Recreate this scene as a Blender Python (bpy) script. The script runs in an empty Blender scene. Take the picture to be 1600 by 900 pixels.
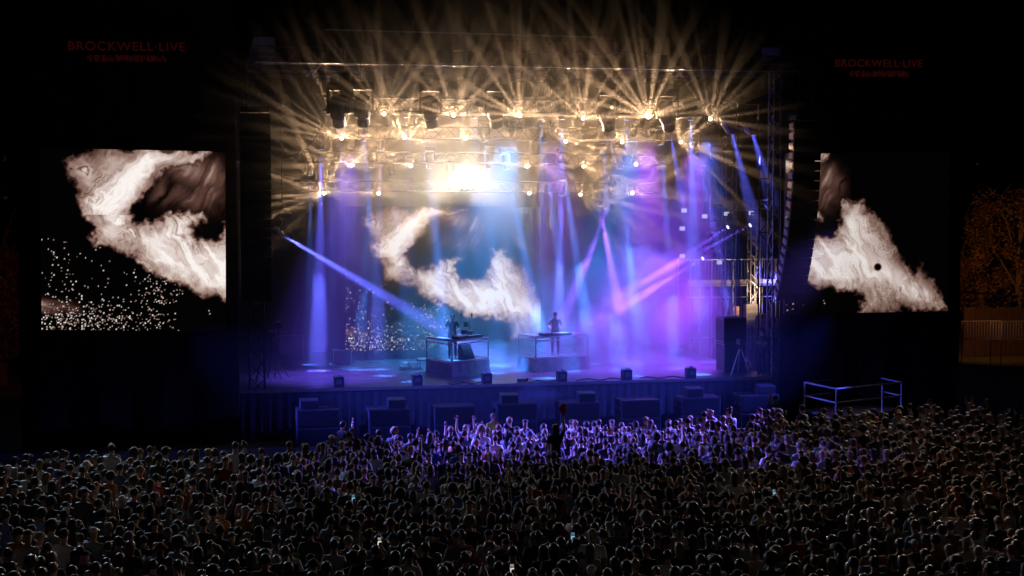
import bpy, bmesh, math, random
import numpy as np
from mathutils import Vector, Matrix, Euler, noise as mnoise
R = math.radians
SGN = -1.
sc = bpy.context.scene
COL = sc.collection
random.seed(7)

# ------------------------------------------------------------------ camera
F = 2300.0                                  # focal length in photo pixels (1600 wide)
PSI, PITCH, ROLL = R(11.57), R(3.235), R(-0.1)
CAM = Vector((-10.25, -50.06, 7.95))
cam = bpy.data.objects.new('camera', bpy.data.cameras.new('camera')); COL.objects.link(cam)
cam.data.sensor_width = 36.0; cam.data.lens = 36.0 * F / 1600.0
cam.data.clip_end = 3000; cam.location = CAM
fwd = Vector((math.sin(PSI) * math.cos(PITCH), math.cos(PSI) * math.cos(PITCH), -math.sin(PITCH)))
rgt = Vector((math.cos(PSI), -math.sin(PSI), 0)); upv = rgt.cross(fwd)
r2 = rgt * math.cos(ROLL) + upv * math.sin(ROLL); u2 = upv * math.cos(ROLL) - rgt * math.sin(ROLL)
cam.rotation_euler = Matrix((r2, u2, -fwd)).transposed().to_euler()
sc.camera = cam

# ------------------------------------------------------------------ world (night) and exposure
w = bpy.data.worlds.new('World'); sc.world = w; w.use_nodes = True
nt = w.node_tree; bg = nt.nodes['Background']
sky = nt.nodes.new('ShaderNodeTexSky'); sky.sky_type = 'NISHITA'; sky.sun_disc = False
sky.sun_elevation = R(-6); sky.sun_rotation = R(200)
nt.links.new(sky.outputs[0], bg.inputs[0]); bg.inputs[1].default_value = 0.05
vs = sc.view_settings; vs.view_transform = 'Standard'; vs.look = 'None'; vs.gamma = 1.0; vs.exposure = 0.0
vs.use_curve_mapping = False
cy = sc.cycles
cy.use_denoising = True; cy.use_adaptive_sampling = False
cy.max_bounces = 4; cy.diffuse_bounces = 2; cy.glossy_bounces = 2; cy.volume_bounces = 0
cy.sample_clamp_indirect = 4.0
cy.light_sampling_threshold = 0.0

# ------------------------------------------------------------------ pixel helpers (photo pixels -> points of the place)
def ray(px, py):
    d = fwd + r2 * ((px - 800) / F) + u2 * ((450 - py) / F)
    return d
def atY(px, py, Y):
    d = ray(px, py); t = (Y - CAM.y) / d.y; return CAM + d * t
def atZ(px, py, Z):
    d = ray(px, py); t = (Z - CAM.z) / d.z; return CAM + d * t
def project(p):
    v = Vector(p) - CAM; z = v.dot(fwd)
    return 800 + F * v.dot(r2) / z, 450 - F * v.dot(u2) / z

# ------------------------------------------------------------------ materials
MATS = {}
def mat(name, col, rough=.6, metal=0., var=.15, scale=6., bump=0., spec=.5):
    """procedural: base colour broken up by noise, roughness wear, fine bump"""
    if name in MATS: return MATS[name]
    m = bpy.data.materials.new(name); m.use_nodes = True; nt = m.node_tree
    b = nt.nodes['Principled BSDF']
    tc = nt.nodes.new('ShaderNodeTexCoord')
    no = nt.nodes.new('ShaderNodeTexNoise'); no.inputs['Scale'].default_value = scale; no.inputs['Detail'].default_value = 4
    nt.links.new(tc.outputs['Object'], no.inputs['Vector'])
    rp = nt.nodes.new('ShaderNodeValToRGB')
    rp.color_ramp.elements[0].position = .3; rp.color_ramp.elements[1].position = .7
    rp.color_ramp.elements[0].color = tuple(c * (1 - var) for c in col) + (1,)
    rp.color_ramp.elements[1].color = tuple(min(1, c * (1 + var)) for c in col) + (1,)
    nt.links.new(no.outputs['Fac'], rp.inputs[0]); nt.links.new(rp.outputs[0], b.inputs['Base Color'])
    b.inputs['Roughness'].default_value = rough; b.inputs['Metallic'].default_value = metal
    b.inputs['Specular IOR Level'].default_value = spec
    if bump:
        bp = nt.nodes.new('ShaderNodeBump'); bp.inputs['Strength'].default_value = bump; bp.inputs['Distance'].default_value = .02
        nt.links.new(no.outputs['Fac'], bp.inputs['Height']); nt.links.new(bp.outputs[0], b.inputs['Normal'])
    MATS[name] = m; return m
def emat(name, col, strength):
    if name in MATS: return MATS[name]
    m = bpy.data.materials.new(name); m.use_nodes = True; nt = m.node_tree; nt.nodes.clear()
    o = nt.nodes.new('ShaderNodeOutputMaterial'); e = nt.nodes.new('ShaderNodeEmission')
    e.inputs[0].default_value = (*col, 1); e.inputs[1].default_value = strength
    nt.links.new(e.outputs[0], o.inputs['Surface']); m.cycles.emission_sampling = 'NONE'
    MATS[name] = m; return m
def black(): return mat('black_powder_coat', (.018, .018, .02), .5, 0., .3, 12)
def cloth(): return mat('black_scrim_cloth', (.012, .011, .011), .95, 0., .3, 3, .2)
def alu(): return mat('aluminium_truss', (.42, .42, .43), .38, .9, .15, 9)
def galv(): return mat('galvanised_scaffold_tube', (.36, .36, .37), .45, .8, .2, 8)
def darktruss(): return mat('black_truss', (.022, .021, .021), .7, 0., .3, 9, 0., .25)

# ------------------------------------------------------------------ mesh helpers
class MB:
    def __init__(s): s.v = []; s.f = []
    def add(s, v, f):
        n = len(s.v); s.v += [tuple(p) for p in v]; s.f += [tuple(i + n for i in q) for q in f]; return s
    def box(s, lo, hi, M=None):
        v = [Vector((x, y, z)) for x in (lo[0], hi[0]) for y in (lo[1], hi[1]) for z in (lo[2], hi[2])]
        if M is not None: v = [M @ p for p in v]
        return s.add(v, [(0, 1, 3, 2), (4, 6, 7, 5), (0, 4, 5, 1), (2, 3, 7, 6), (0, 2, 6, 4), (1, 5, 7, 3)])
    def tube(s, p, q, r, n=6, r1=None):
        p, q = Vector(p), Vector(q); d = (q - p)
        if d.length < 1e-6: return s
        r1 = r if r1 is None else r1
        a = d.orthogonal().normalized(); b = d.normalized().cross(a)
        v = []
        for k in range(n):
            t = 2 * math.pi * k / n; e = a * math.cos(t) + b * math.sin(t)
            v += [p + e * r, q + e * r1]
        f = [(2 * k, 2 * ((k + 1) % n), 2 * ((k + 1) % n) + 1, 2 * k + 1) for k in range(n)]
        f += [tuple(2 * k for k in reversed(range(n))), tuple(2 * k + 1 for k in range(n))]
        return s.add(v, f)
    def path(s, pts, r, n=6):
        for a, b in zip(pts, pts[1:]): s.tube(a, b, r, n)
        return s
    def lathe(s, prof, n=16, M=None):
        v = []; f = []
        for (r, z) in prof:
            for k in range(n):
                t = 2 * math.pi * k / n; p = Vector((r * math.cos(t), r * math.sin(t), z)); v.append(M @ p if M is not None else p)
        for i in range(len(prof) - 1):
            for k in range(n):
                f.append((i * n + k, i * n + (k + 1) % n, (i + 1) * n + (k + 1) % n, (i + 1) * n + k))
        f += [tuple(reversed(range(n))), tuple((len(prof) - 1) * n + k for k in range(n))]
        return s.add(v, f)
    def build(s, name, m, parent=None, loc=None, bevel=0., smooth=False):
        me = bpy.data.meshes.new(name); me.from_pydata(s.v, [], s.f)
        bm = bmesh.new(); bm.from_mesh(me); bmesh.ops.recalc_face_normals(bm, faces=bm.faces[:])
        if bevel: bmesh.ops.bevel(bm, geom=bm.edges[:], offset=bevel, segments=1, affect='EDGES')
        bm.to_mesh(me); bm.free()
        me.materials.append(m)
        if smooth: me.shade_smooth()
        o = bpy.data.objects.new(name, me); COL.objects.link(o)
        if parent is not None: o.parent = parent
        if loc is not None: o.location = loc
        return o
def tag(o, label=None, cat=None, group=None, kind=None):
    if label: o['label'] = label
    if cat: o['category'] = cat
    if group: o['group'] = group
    if kind: o['kind'] = kind
    return o
def thing(name, label, cat, loc=(0, 0, 0), rot=(0, 0, 0), group=None):
    o = bpy.data.objects.new(name, None); COL.objects.link(o); o.location = loc; o.rotation_euler = rot
    o.empty_display_size = .1
    return tag(o, label, cat, group)
def copy_tree(o, parent=None):
    c = o.copy(); COL.objects.link(c)
    if parent is not None: c.parent = parent
    for ch in o.children: copy_tree(ch, c)
    return c
ORD = ['leftmost', 'second', 'third', 'fourth', 'fifth', 'sixth', 'seventh', 'eighth', 'ninth', 'tenth', 'eleventh', 'twelfth', 'thirteenth', 'fourteenth']
def nth(i): return 'leftmost' if i == 0 else ORD[i] + ' from the left'
def truss(root, p, q, wd, m, n=None, r=.025, up=Vector((0, 0, 1))):
    """box truss p->q: four chords and zigzag lacing, as parts of root"""
    p, q = Vector(p), Vector(q); d = (q - p).normalized()
    a = d.cross(up)
    if a.length < .01: a = Vector((1, 0, 0))
    a.normalize(); b = a.cross(d).normalized(); h = wd / 2
    cs = [a * h + b * h, a * h - b * h, -a * h - b * h, -a * h + b * h]
    for c in cs: MB().tube(p + c, q + c, r, 6).build('chord', m, root)
    L = (q - p).length; n = n or max(2, int(L / wd)); mb = MB()
    for k in range(4):
        c0, c1 = cs[k], cs[(k + 1) % 4]
        for i in range(n):
            s, t = p + d * (L * i / n), p + d * (L * (i + 1) / n)
            if i % 2: mb.tube(s + c0, t + c1, r * .6, 4)
            else: mb.tube(s + c1, t + c0, r * .6, 4)
    mb.build('lacing', m, root)

# ------------------------------------------------------------------ lights
def spot(p, t, col, e, ang, blend=.5, rad=.06):
    l = bpy.data.lights.new('spot_light', 'SPOT'); l.energy = e; l.color = col; l.spot_size = R(ang); l.spot_blend = blend; l.shadow_soft_size = rad
    o = bpy.data.objects.new('spot_light', l); COL.objects.link(o); o.location = p
    o.rotation_euler = (Vector(t) - Vector(p)).to_track_quat('-Z', 'Y').to_euler(); return o
def burst(p, e, seed, col=(1, .60, .32), up=0., spread=45., tilt=0., freq=7.0, fill=.045):
    """multi-beam effect lamp: one lamp behind a radial slotted gobo, aimed out over the audience"""
    l = bpy.data.lights.new('burst_light', 'POINT'); l.energy = e; l.color = col; l.shadow_soft_size = .05; l.use_nodes = True
    nt = l.node_tree; em = nt.nodes['Emission']; N = nt.nodes.new; L = nt.links.new
    g = N('ShaderNodeTexCoord'); sx = N('ShaderNodeSeparateXYZ'); L(g.outputs['Normal'], sx.inputs[0])
    at = N('ShaderNodeMath'); at.operation = 'ARCTAN2'; L(sx.outputs[0], at.inputs[0]); L(sx.outputs[1], at.inputs[1])
    ad = N('ShaderNodeMath'); ad.operation = 'ADD'; ad.inputs[1].default_value = seed * 17.3 + 40; L(at.outputs[0], ad.inputs[0])
    no = N('ShaderNodeTexNoise'); no.noise_dimensions = '1D'; no.inputs['Scale'].default_value = freq; no.inputs['Detail'].default_value = 1.2
    L(ad.outputs[0], no.inputs['W'])
    mr = N('ShaderNodeMapRange'); mr.inputs[1].default_value = .52; mr.inputs[2].default_value = .64; mr.inputs[3].default_value = fill; mr.inputs[4].default_value = 1.
    L(no.outputs[0], mr.inputs[0])
    # fan mask: cos(angle - tilt) from `up`
    sb = N('ShaderNodeMath'); sb.operation = 'SUBTRACT'; sb.inputs[1].default_value = tilt; L(at.outputs[0], sb.inputs[0])
    cs = N('ShaderNodeMath'); cs.operation = 'COSINE'; L(sb.outputs[0], cs.inputs[0])
    m2 = N('ShaderNodeMapRange'); m2.interpolation_type = 'SMOOTHSTEP'
    m2.inputs[1].default_value = -1.2 + up * 1.2; m2.inputs[2].default_value = -.6 + up * 1.0; m2.inputs[3].default_value = .015 if up > 0 else 1.; m2.inputs[4].default_value = 1.
    L(cs.outputs[0], m2.inputs[0])
    mu = N('ShaderNodeMath'); mu.operation = 'MULTIPLY'; L(mr.outputs[0], mu.inputs[0]); L(m2.outputs[0], mu.inputs[1])
    m3 = N('ShaderNodeMapRange'); m3.interpolation_type = 'SMOOTHSTEP'   # lens only throws forward
    m3.inputs[1].default_value = math.cos(R(spread * 1.45)); m3.inputs[2].default_value = math.cos(R(spread * .6)); m3.inputs[3].default_value = .0; m3.inputs[4].default_value = 1.
    ng = N('ShaderNodeMath'); ng.operation = 'MULTIPLY'; ng.inputs[1].default_value = SGN ; L(sx.outputs[2], ng.inputs[0]); L(ng.outputs[0], m3.inputs[0])
    m4 = N('ShaderNodeMath'); m4.operation = 'MULTIPLY'; L(mu.outputs[0], m4.inputs[0]); L(m3.outputs[0], m4.inputs[1])
    L(m4.outputs[0], em.inputs['Strength'])
    o = bpy.data.objects.new('burst_light', l); COL.objects.link(o); o.location = p
    o.rotation_euler = (CAM - Vector(p)).to_track_quat('-Z', 'Y').to_euler(); return o
# ================================================================== SETTING
Z0 = 1.73                                   # stage floor height
mb = MB(); mb.add([(-400, -120, 0), (400, -120, 0), (400, 600, 0), (-400, 600, 0)], [(0, 1, 2, 3)])
tag(mb.build('ground', mat('trodden_grass', (.035, .038, .022), .95, 0, .5, 1.5, .4)), kind='structure')

XL, XR = atZ(338, 612, Z0).x, atZ(1212, 590, Z0).x
print('stage', XL, XR, atZ(338, 612, Z0), atZ(1212, 590, Z0))
st = thing('stage', 'wide raised stage with dark floor and black skirt along its front', 'stage', (0, 0, 0))
mb = MB(); npan = 9
deckm = mat('black_stage_floor', (.11, .105, .115), .33, 0, .45, 2.5, .05)
pw = (XR - XL) / npan
for i in range(npan):
    for j in range(5):
        MB().box((XL + i * pw + .004, j * 2.6 + .004, Z0 - .12), (XL + (i + 1) * pw - .004, j * 2.6 + 2.596, Z0)).build('deck_panel', deckm, st)
skm = mat('black_stage_skirt', (.03, .03, .035), .8, 0, .3, 4, .2)
for i in range(npan):                        # pleated skirt cloths
    mb = MB(); x0 = XL + i * pw; n = 24; vv = []
    for k in range(n + 1):
        x = x0 + pw * k / n; y = .03 + .018 * math.sin(k * 1.9 + i) + .01 * math.sin(k * 5.1)
        vv += [(x, y, 0.01), (x, y * .4 + .02, Z0 - .125)]
    mb.add(vv, [(2 * k, 2 * k + 2, 2 * k + 3, 2 * k + 1) for k in range(n)]); mb.build('skirt', skm, st)
MB().box((XL, -.03, Z0 - .1), (XR, .0, Z0 - .004)).build('front_edge', mat('edge_trim', (.25, .25, .26), .4, .6), st)

# backdrop and wings
bd = tag(MB().box((XL - 1.5, 12.6, 0), (XR + 2.0, 12.7, 12.6)).build('backdrop', cloth()), 'black cloth backdrop hanging behind the whole stage', 'backdrop')

# LED pictures ------------------------------------------------------
rng = np.random.RandomState(3)
LAT = rng.rand(256, 256)
def vnoise(x, y):
    xi = np.floor(x).astype(int); yi = np.floor(y).astype(int); fx = x - xi; fy = y - yi
    fx = fx * fx * (3 - 2 * fx); fy = fy * fy * (3 - 2 * fy)
    g = lambda a, b: LAT[a % 256, b % 256]
    return (g(xi, yi) * (1 - fx) + g(xi + 1, yi) * fx) * (1 - fy) + (g(xi, yi + 1) * (1 - fx) + g(xi + 1, yi + 1) * fx) * fy
def fbm(x, y, o=4):
    a = .5; s = 0; t = 0
    for k in range(o): s = s + a * vnoise(x * 2 ** k + 13.7 * k, y * 2 ** k + 7.1 * k); t += a; a *= .5
    return s / t
def sdist(x, y, poly):
    P = np.array(poly, float); d = np.full(x.shape, 1e9); ins = np.zeros(x.shape, bool)
    for i in range(len(P)):
        a, b = P[i], P[(i + 1) % len(P)]; e = b - a
        t = np.clip(((x - a[0]) * e[0] + (y - a[1]) * e[1]) / (e @ e + 1e-9), 0, 1)
        d = np.minimum(d, np.hypot(x - a[0] - t * e[0], y - a[1] - t * e[1]))
        c = ((a[1] > y) != (b[1] > y)) & (x < (b[0] - a[0]) * (y - a[1]) / (b[1] - a[1] + 1e-9) + a[0]); ins ^= c
    return np.where(ins, d, -d)
WING = [(103, 258), (118, 245), (150, 228), (335, 226), (322, 244), (300, 252), (268, 262), (240, 280), (218, 308), (206, 328), (214, 350),
        (228, 345), (262, 334), (300, 327), (322, 332), (318, 345), (302, 352), (306, 366), (326, 371), (343, 369), (349, 348), (352, 335), (354, 308),
        (360, 304), (372, 305), (393, 319), (420, 340), (438, 358), (452, 381), (467, 415), (484, 437), (501, 421), (512, 438), (529, 472), (548, 508),
        (387, 508), (396, 478), (382, 466), (352, 462), (330, 464), (306, 462), (292, 447), (272, 436), (244, 433), (226, 424), (213, 396), (190, 391), (150, 383),
        (140, 366), (146, 352), (130, 333), (120, 318), (124, 296), (112, 276)]
i0 = WING.index((343, 369)); i1 = WING.index((306, 462))
WING_C = WING[:i0] + [(345, 370), (375, 386), (402, 412), (424, 440), (441, 463), (428, 476), (400, 470), (372, 458), (345, 452), (325, 458)] + WING[i1:]
def video(x, y, poly=None):
    poly = poly or WING
    wx = (fbm(x * .03, y * .03) - .5) * 34; wy = (fbm(x * .03 + 50, y * .03 + 9) - .5) * 34
    fx = (fbm(x * .14 + 5, y * .14, 3) - .5) * 17; fy = (fbm(x * .14 + 80, y * .14 + 3, 3) - .5) * 17
    d = sdist(x + wx * .62 + fx, y + wy * .62 + fy, WING)
    d = d - (0 if poly is WING else 7.0); m = np.clip(d / 9 + .35, 0, 1)
    # folded streaks follow the flow
    th = np.where(y < 335, 1.25 - .004 * (x - 150), .55 + .001 * (x - 200))
    u = (x + wx) * np.cos(th) + (y + wy) * np.sin(th); v = -(x + wx) * np.sin(th) + (y + wy) * np.cos(th)
    qx = fbm(u * .016 + 3, v * .03, 4); s1 = fbm(u * .014 + qx * 2.2, v * .05 + qx * 3.0 + 5, 4); s2 = fbm(u * .03 + 30, v * .26 + 11, 3)
    mar = .5 + .5 * np.sin(s1 * 22 + qx * 9)
    b = .92 + .42 * (s1 - .5) * 2 - .34 * np.clip((mar - .72) / .28, 0, 1) * np.clip(fbm(x * .025 + 70, y * .025) * 2 - .6, 0, 1) - .16 * np.clip(s2 - .56, 0, 1) * 3 - .42 * np.exp(-((mar - .5) / .10) ** 2) * np.clip(fbm(x * .03 + 20, y * .03 + 44) * 2.6 - 1.0, 0, 1)
    b = b * (.55 + .45 * np.clip(d / 26, 0, 1))
    # right-hand tail is duller and grainier
    gr = LAT[(x * 1.3).astype(int) % 256, (y * 1.3).astype(int) % 256]
    tail = np.clip((x - 370) / 60, 0, 1)
    b = b * (1 - tail * (.42 + .3 * (gr - .5)) * (1 - np.exp(-((y - 420 - (x - 400) * .55) / 26) ** 2)))
    val = m * np.clip(b, .08, 1)
    # brown wisps right of the wing, in the dark fold
    wz = np.exp(-(((y - 262 - (x - 300) * .35 + wy * .6) / 24) ** 2)) * np.clip((x - 222) / 40, 0, 1) * np.clip((372 - x) / 40, 0, 1)
    wz = wz * np.clip(1.2 * fbm(u * .02 + qx * 2, v * .06 + 4, 4) - .22, 0, 1)
    wz2 = np.exp(-(((y - 300 + wy) / 22) ** 2)) * np.clip((x - 225) / 30, 0, 1) * np.clip((362 - x) / 30, 0, 1) * np.clip(fbm(u * .02 + 19, v * .07 + 4, 4) - .2, 0, 1) * .6
    val = np.maximum(val, np.maximum(wz * .8, wz2) * (1 - m))
    # black dot and hole
    if poly is WING: val = val * np.clip((np.hypot(x - 420, y - 426) - 5) / 3, 0, 1)
    # spray of droplets low down
    dot = np.clip((LAT[(x * .62).astype(int) % 256, (y * .62).astype(int) % 256] - .5) * 2, 0, 1)
    dens = .006 + .34 * np.exp(-((y - 505) / 26) ** 2) * np.clip((290 - x) / 150, 0, 1) + .16 * np.exp(-((x - 240) ** 2 + (y - 455) ** 2) / 900) + .05 * np.exp(-((x - 90) ** 2 + (y - 430) ** 2) / 4000)
    dens = np.where((y > 372) & (x < 330), dens, .0)
    sp = (dot > 1 - dens) * (.35 + .65 * LAT[(x * .62 + 77).astype(int) % 256, (y * .62).astype(int) % 256])
    sm = np.exp(-((y - 478 - (x - 65) * .09) / 9) ** 2) * np.clip((135 - x) / 60, 0, 1) * .45 * fbm(x * .06, y * .2)* 1.6
    sp = np.maximum(sp, np.where(y > 462, sm, 0))
    return np.maximum(val, sp * (1 - m))
RAMP_X = [0, .06, .25, .5, .75, 1.]
RAMP = np.array([(.0008, .0007, .0007), (.012, .005, .004), (.10, .047, .036), (.33, .21, .17), (.66, .53, .48), (.97, .90, .86)])
def led_screen(name, label, c00, c10, c11, c01, u0, u1, v0, v1, nx, ny, strength, edge=None):
    """c00 = bottom left, c10 = bottom right, c11 = top right, c01 = top left; picture window u0..u1, v0 (top)..v1 (bottom)"""
    c00, c10, c11, c01 = map(Vector, (c00, c10, c11, c01))
    root = thing(name, label, 'video screen', tuple((c00 + c10) / 2))
    nrm = (c10 - c00).cross(c01 - c00).normalized()
    if nrm.y > 0: nrm = -nrm
    s, t = np.meshgrid(np.linspace(0, 1, nx), np.linspace(0, 1, ny))
    P = lambda c: np.array(c)[None, None, :]
    S, T = s[..., None], t[..., None]
    pts = (P(c00) * (1 - S) * (1 - T) + P(c10) * S * (1 - T) + P(c11) * S * T + P(c01) * (1 - S) * T) - np.array(root.location)[None, None, :]
    val = video(u0 + (u1 - u0) * s, v1 + (v0 - v1) * t, edge)
    rgb = np.stack([np.interp(val, RAMP_X, RAMP[:, k]) for k in range(3)], -1)
    idx = np.arange(nx * ny).reshape(ny, nx)
    q = np.stack([idx[:-1, :-1], idx[:-1, 1:], idx[1:, 1:], idx[1:, :-1]], -1).reshape(-1, 4)
    me = bpy.data.meshes.new('picture'); me.from_pydata(pts.reshape(-1, 3).tolist(), [], q.tolist())
    ca = me.color_attributes.new('picture', 'FLOAT_COLOR', 'POINT')
    ca.data.foreach_set('color', np.concatenate([rgb.reshape(-1, 3), np.ones((nx * ny, 1))], 1).astype(np.float32).ravel())
    m = bpy.data.materials.new('led_picture'); m.use_nodes = True; nt = m.node_tree; nt.nodes.clear()
    o = nt.nodes.new('ShaderNodeOutputMaterial'); e = nt.nodes.new('ShaderNodeEmission'); a = nt.nodes.new('ShaderNodeVertexColor'); a.layer_name = 'picture'
    e.inputs[1].default_value = strength
    nt.links.new(a.outputs[0], e.inputs[0]); nt.links.new(e.outputs[0], o.inputs['Surface']); m.cycles.emission_sampling = 'NONE'
    me.materials.append(m); ob = bpy.data.objects.new('picture', me); COL.objects.link(ob); ob.parent = root
    L = Vector(root.location); k = -nrm * .02; b = -nrm * .14
    mb = MB(); mb.add([c - L + k for c in (c00, c10, c11, c01)] + [c - L + b for c in (c00, c10, c11, c01)],
                      [(0, 1, 2, 3), (7, 6, 5, 4), (0, 4, 5, 1), (1, 5, 6, 2), (2, 6, 7, 3), (3, 7, 4, 0)])
    mb.build('cabinet', black(), root)
    return root
YW = -0.6
led_screen('video_screen', 'large left video screen beside the stage showing a white marbled swirl and droplets',
           atY(65, 515, YW), atY(353, 517, YW), atY(352, 237, YW), atY(62, 231, YW), 65, 352, 233, 515, 300, 290, 1.0)
led_screen('video_screen', 'large right video screen beside the stage showing the pale tail of the swirl',
           atY(1226, 491, YW), atY(1481, 486, YW), atY(1484, 238, YW), atY(1228, 240, YW), 257, 547, 226, 506, 270, 260, .8)
led_screen('video_screen', 'wide video wall at the back of the stage behind the two desks',
           atY(540, 549, 8.6), atY(845, 542, 8.6), atY(845, 324, 8.6), atY(540, 322, 8.6), 80, 461, 235, 516, 330, 220, 1.3, WING_C)

# screen wings: scaffold frame with black cloth -----------------------
def wing(label, x0, x1, zt, Y, face_parts, group='black wings either side of the stage'):
    t = thing('screen_wing', label, 'scaffold wing', ((x0 + x1) / 2, Y, 0), group=group)
    cx = (x0 + x1) / 2
    n = 4
    for i in range(n + 1):
        x = x0 + (x1 - x0) * i / n - cx
        for y in (.35, 2.3): MB().tube((x, y, 0), (x, y, zt), .03, 6).build('upright', darktruss(), t)
    for z in (.9, 2.9, 4.9, 6.9, 8.9, 10.9, 12.9, zt - .1):
        for y in (.35, 2.3): MB().tube((x0 - cx, y, z), (x1 - cx, y, z), .028, 6).build('ledger', darktruss(), t)
    mb = MB()
    for i in range(n):
        xa = x0 + (x1 - x0) * i / n - cx; xb = x0 + (x1 - x0) * (i + 1) / n - cx
        for k, z in enumerate((.9, 2.9, 4.9, 6.9)): mb.tube((xa if k % 2 else xb, 2.3, z), (xb if k % 2 else xa, 2.3, z + 2), .022, 5)
    mb.build('brace', darktruss(), t)
    for (a, b, za, zb) in face_parts:
        nn = 14; vv = []
        for k in range(nn + 1):
            x = a + (b - a) * k / nn - cx; y = .24 + .02 * math.sin(k * 1.7 + a)
            vv += [(x, y, za), (x, y, zb)]
        mb = MB().add(vv, [(2 * k, 2 * k + 2, 2 * k + 3, 2 * k + 1) for k in range(nn)]); mb.build('scrim_cloth', cloth(), t)
    return t
lx0, lx1 = atY(30, 500, YW).x, atY(372, 500, YW).x
rx0, rx1 = atY(1222, 480, YW).x, atY(1505, 480, YW).x
wing('black cloth covered wing holding the left video screen', lx0, lx1, 15.0, YW, [(lx0, lx1, 0.05, 14.9)])
wing('black cloth covered wing holding the right video screen', rx0, rx1, 14.6, YW, [(rx0, rx1, 0.05, 14.5)])

# lettering -----------------------------------------------------------
redm = emat('glowing_red_lettering', (.60, .05, .04), .026)  # faint glow put into the letters in place of stage light on them
def lettering(text, size):
    cu = bpy.data.curves.new('lettering', 'FONT'); cu.body = text; cu.size = size; cu.offset = .014 * size; cu.extrude = .02; cu.align_x = 'CENTER'; cu.space_character = 1.12
    o = bpy.data.objects.new('tmp', cu); COL.objects.link(o); dg = bpy.context.evaluated_depsgraph_get(); dg.update()
    me = bpy.data.meshes.new_from_object(o.evaluated_get(dg)); bpy.data.objects.remove(o); return me
def sign(label, pa, pb, Y):
    a, b = atY(pa[0], pa[1], Y), atY(pb[0], pb[1], Y); c = (a + b) / 2
    t = thing('banner_sign', label, 'sign', tuple(c), group='red lettered signs above the video screens')
    me = lettering('BROCKWELL\u00b7LIVE', 1.0); xs = [v.co.x for v in me.vertices]; s = (b - a).length / (max(xs) - min(xs))
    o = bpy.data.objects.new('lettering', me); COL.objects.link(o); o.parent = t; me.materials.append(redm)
    hk = .35 / .72
    o.matrix_local = Matrix.Rotation(R(90), 4, 'X') @ Matrix.Diagonal((s, s * .95, 1, 1))
    # second line, too blurred to read: a row of short uneven strokes
    mb = MB(); x = -1.15 * (b - a).length / 3.4; random.seed(5)
    while x < 1.15 * (b - a).length / 3.4:
        wd = random.choice((.035, .05, .03)); hh = random.choice((.2, .2, .13, .2))
        mb.box((x, -.02, -.36 + random.choice((0, .0, .07))), (x + wd, .0, -.36 + hh + .02)); x += wd + random.choice((.02, .03, .028, .06))
        if random.random() < .4: mb.box((x - .06, -.018, -.36 + random.choice((0, .08, .17))), (x + .02, -.002, -.36 + random.choice((.03, .11, .2))))
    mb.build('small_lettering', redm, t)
    MB().box((-(b - a).length * .6, .02, -.55), ((b - a).length * .6, .06, .75)).build('board', cloth(), t)
    t.rotation_euler = (0, math.atan2(-(b - a).z, (b - a).x), 0)
    return t
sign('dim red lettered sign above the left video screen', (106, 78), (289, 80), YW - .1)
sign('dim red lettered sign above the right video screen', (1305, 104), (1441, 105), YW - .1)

# roof ----------------------------------------------------------------
YT = -0.5
tl, tr = atY(398, 97, YT), atY(1285, 113, YT)
rf = thing('stage_roof', 'dark flat stage roof with black front banner and aluminium edge truss', 'stage roof', (0, 0, 0))
truss(rf, tl + Vector((0, 0, .25)), tr + Vector((0, 0, .25)), .5, darktruss(), 40, .03)
MB().tube(tl + Vector((0, -.32, -.02)), tr + Vector((0, -.32, -.02)), .03, 6).build('edge_rail', alu(), rf)
MB().tube(atY(508, 46, YT), atY(935, 58, YT), .025, 6).build('banner_rail', alu(), rf)
a, b, c, d = atY(430, 95, YT + .2), atY(1190, 107, YT + .2), atY(1190, 64, YT + .2), atY(430, 43, YT + .2)
MB().add([a, b, c, d], [(0, 1, 2, 3)]).build('front_banner', cloth(), rf)
MB().box((tl.x, YT + .6, tl.z + .9), (tr.x, 13, tl.z + 1.05)).build('roof_cover', cloth(), rf)
for i, y in enumerate((3.0, 6.4, 9.8, 12.2)):
    MB().tube((tl.x, y, tl.z + .6), (tr.x, y, tl.z + .6), .06, 6).build('rafter', darktruss(), rf)
# slanting stay tubes under the front of the roof, caught by the lamps
for (p, q, Y) in (((800, 128), (868, 107), 1.5), ((826, 118), (834, 107), 1.5), ((487, 118), (502, 99), 1.2), ((478, 119), (485, 112), 1.2), ((900, 116), (884, 106), 1.5)):
    MB().tube(atY(*p, Y), atY(*q, Y), .035, 6).build('stay_tube', alu(), rf)
for (p, q, Y) in (((430, 110), (1190, 121), 2.2), ((430, 118), (690, 120), 3.5), ((690, 117), (960, 124), 3.0)):
    MB().tube(atY(*p, Y), atY(*q, Y), .022, 6).build('purlin', mat('dull_roof_tube', (.16, .15, .14), .6, .3), rf)
# burgundy panels of the blurred banner print
burg = mat('burgundy_banner_print', (.20, .035, .06), .9)
for (x0, x1) in ((772, 832), (850, 905), (908, 962)):
    p = [atY(x0, 90, YT + .18), atY(x1, 91.5, YT + .18), atY(x1, 66, YT + .18), atY(x0, 65, YT + .18)]
    MB().add(p, [(0, 1, 2, 3)]).build('banner_print', burg, rf)

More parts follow.
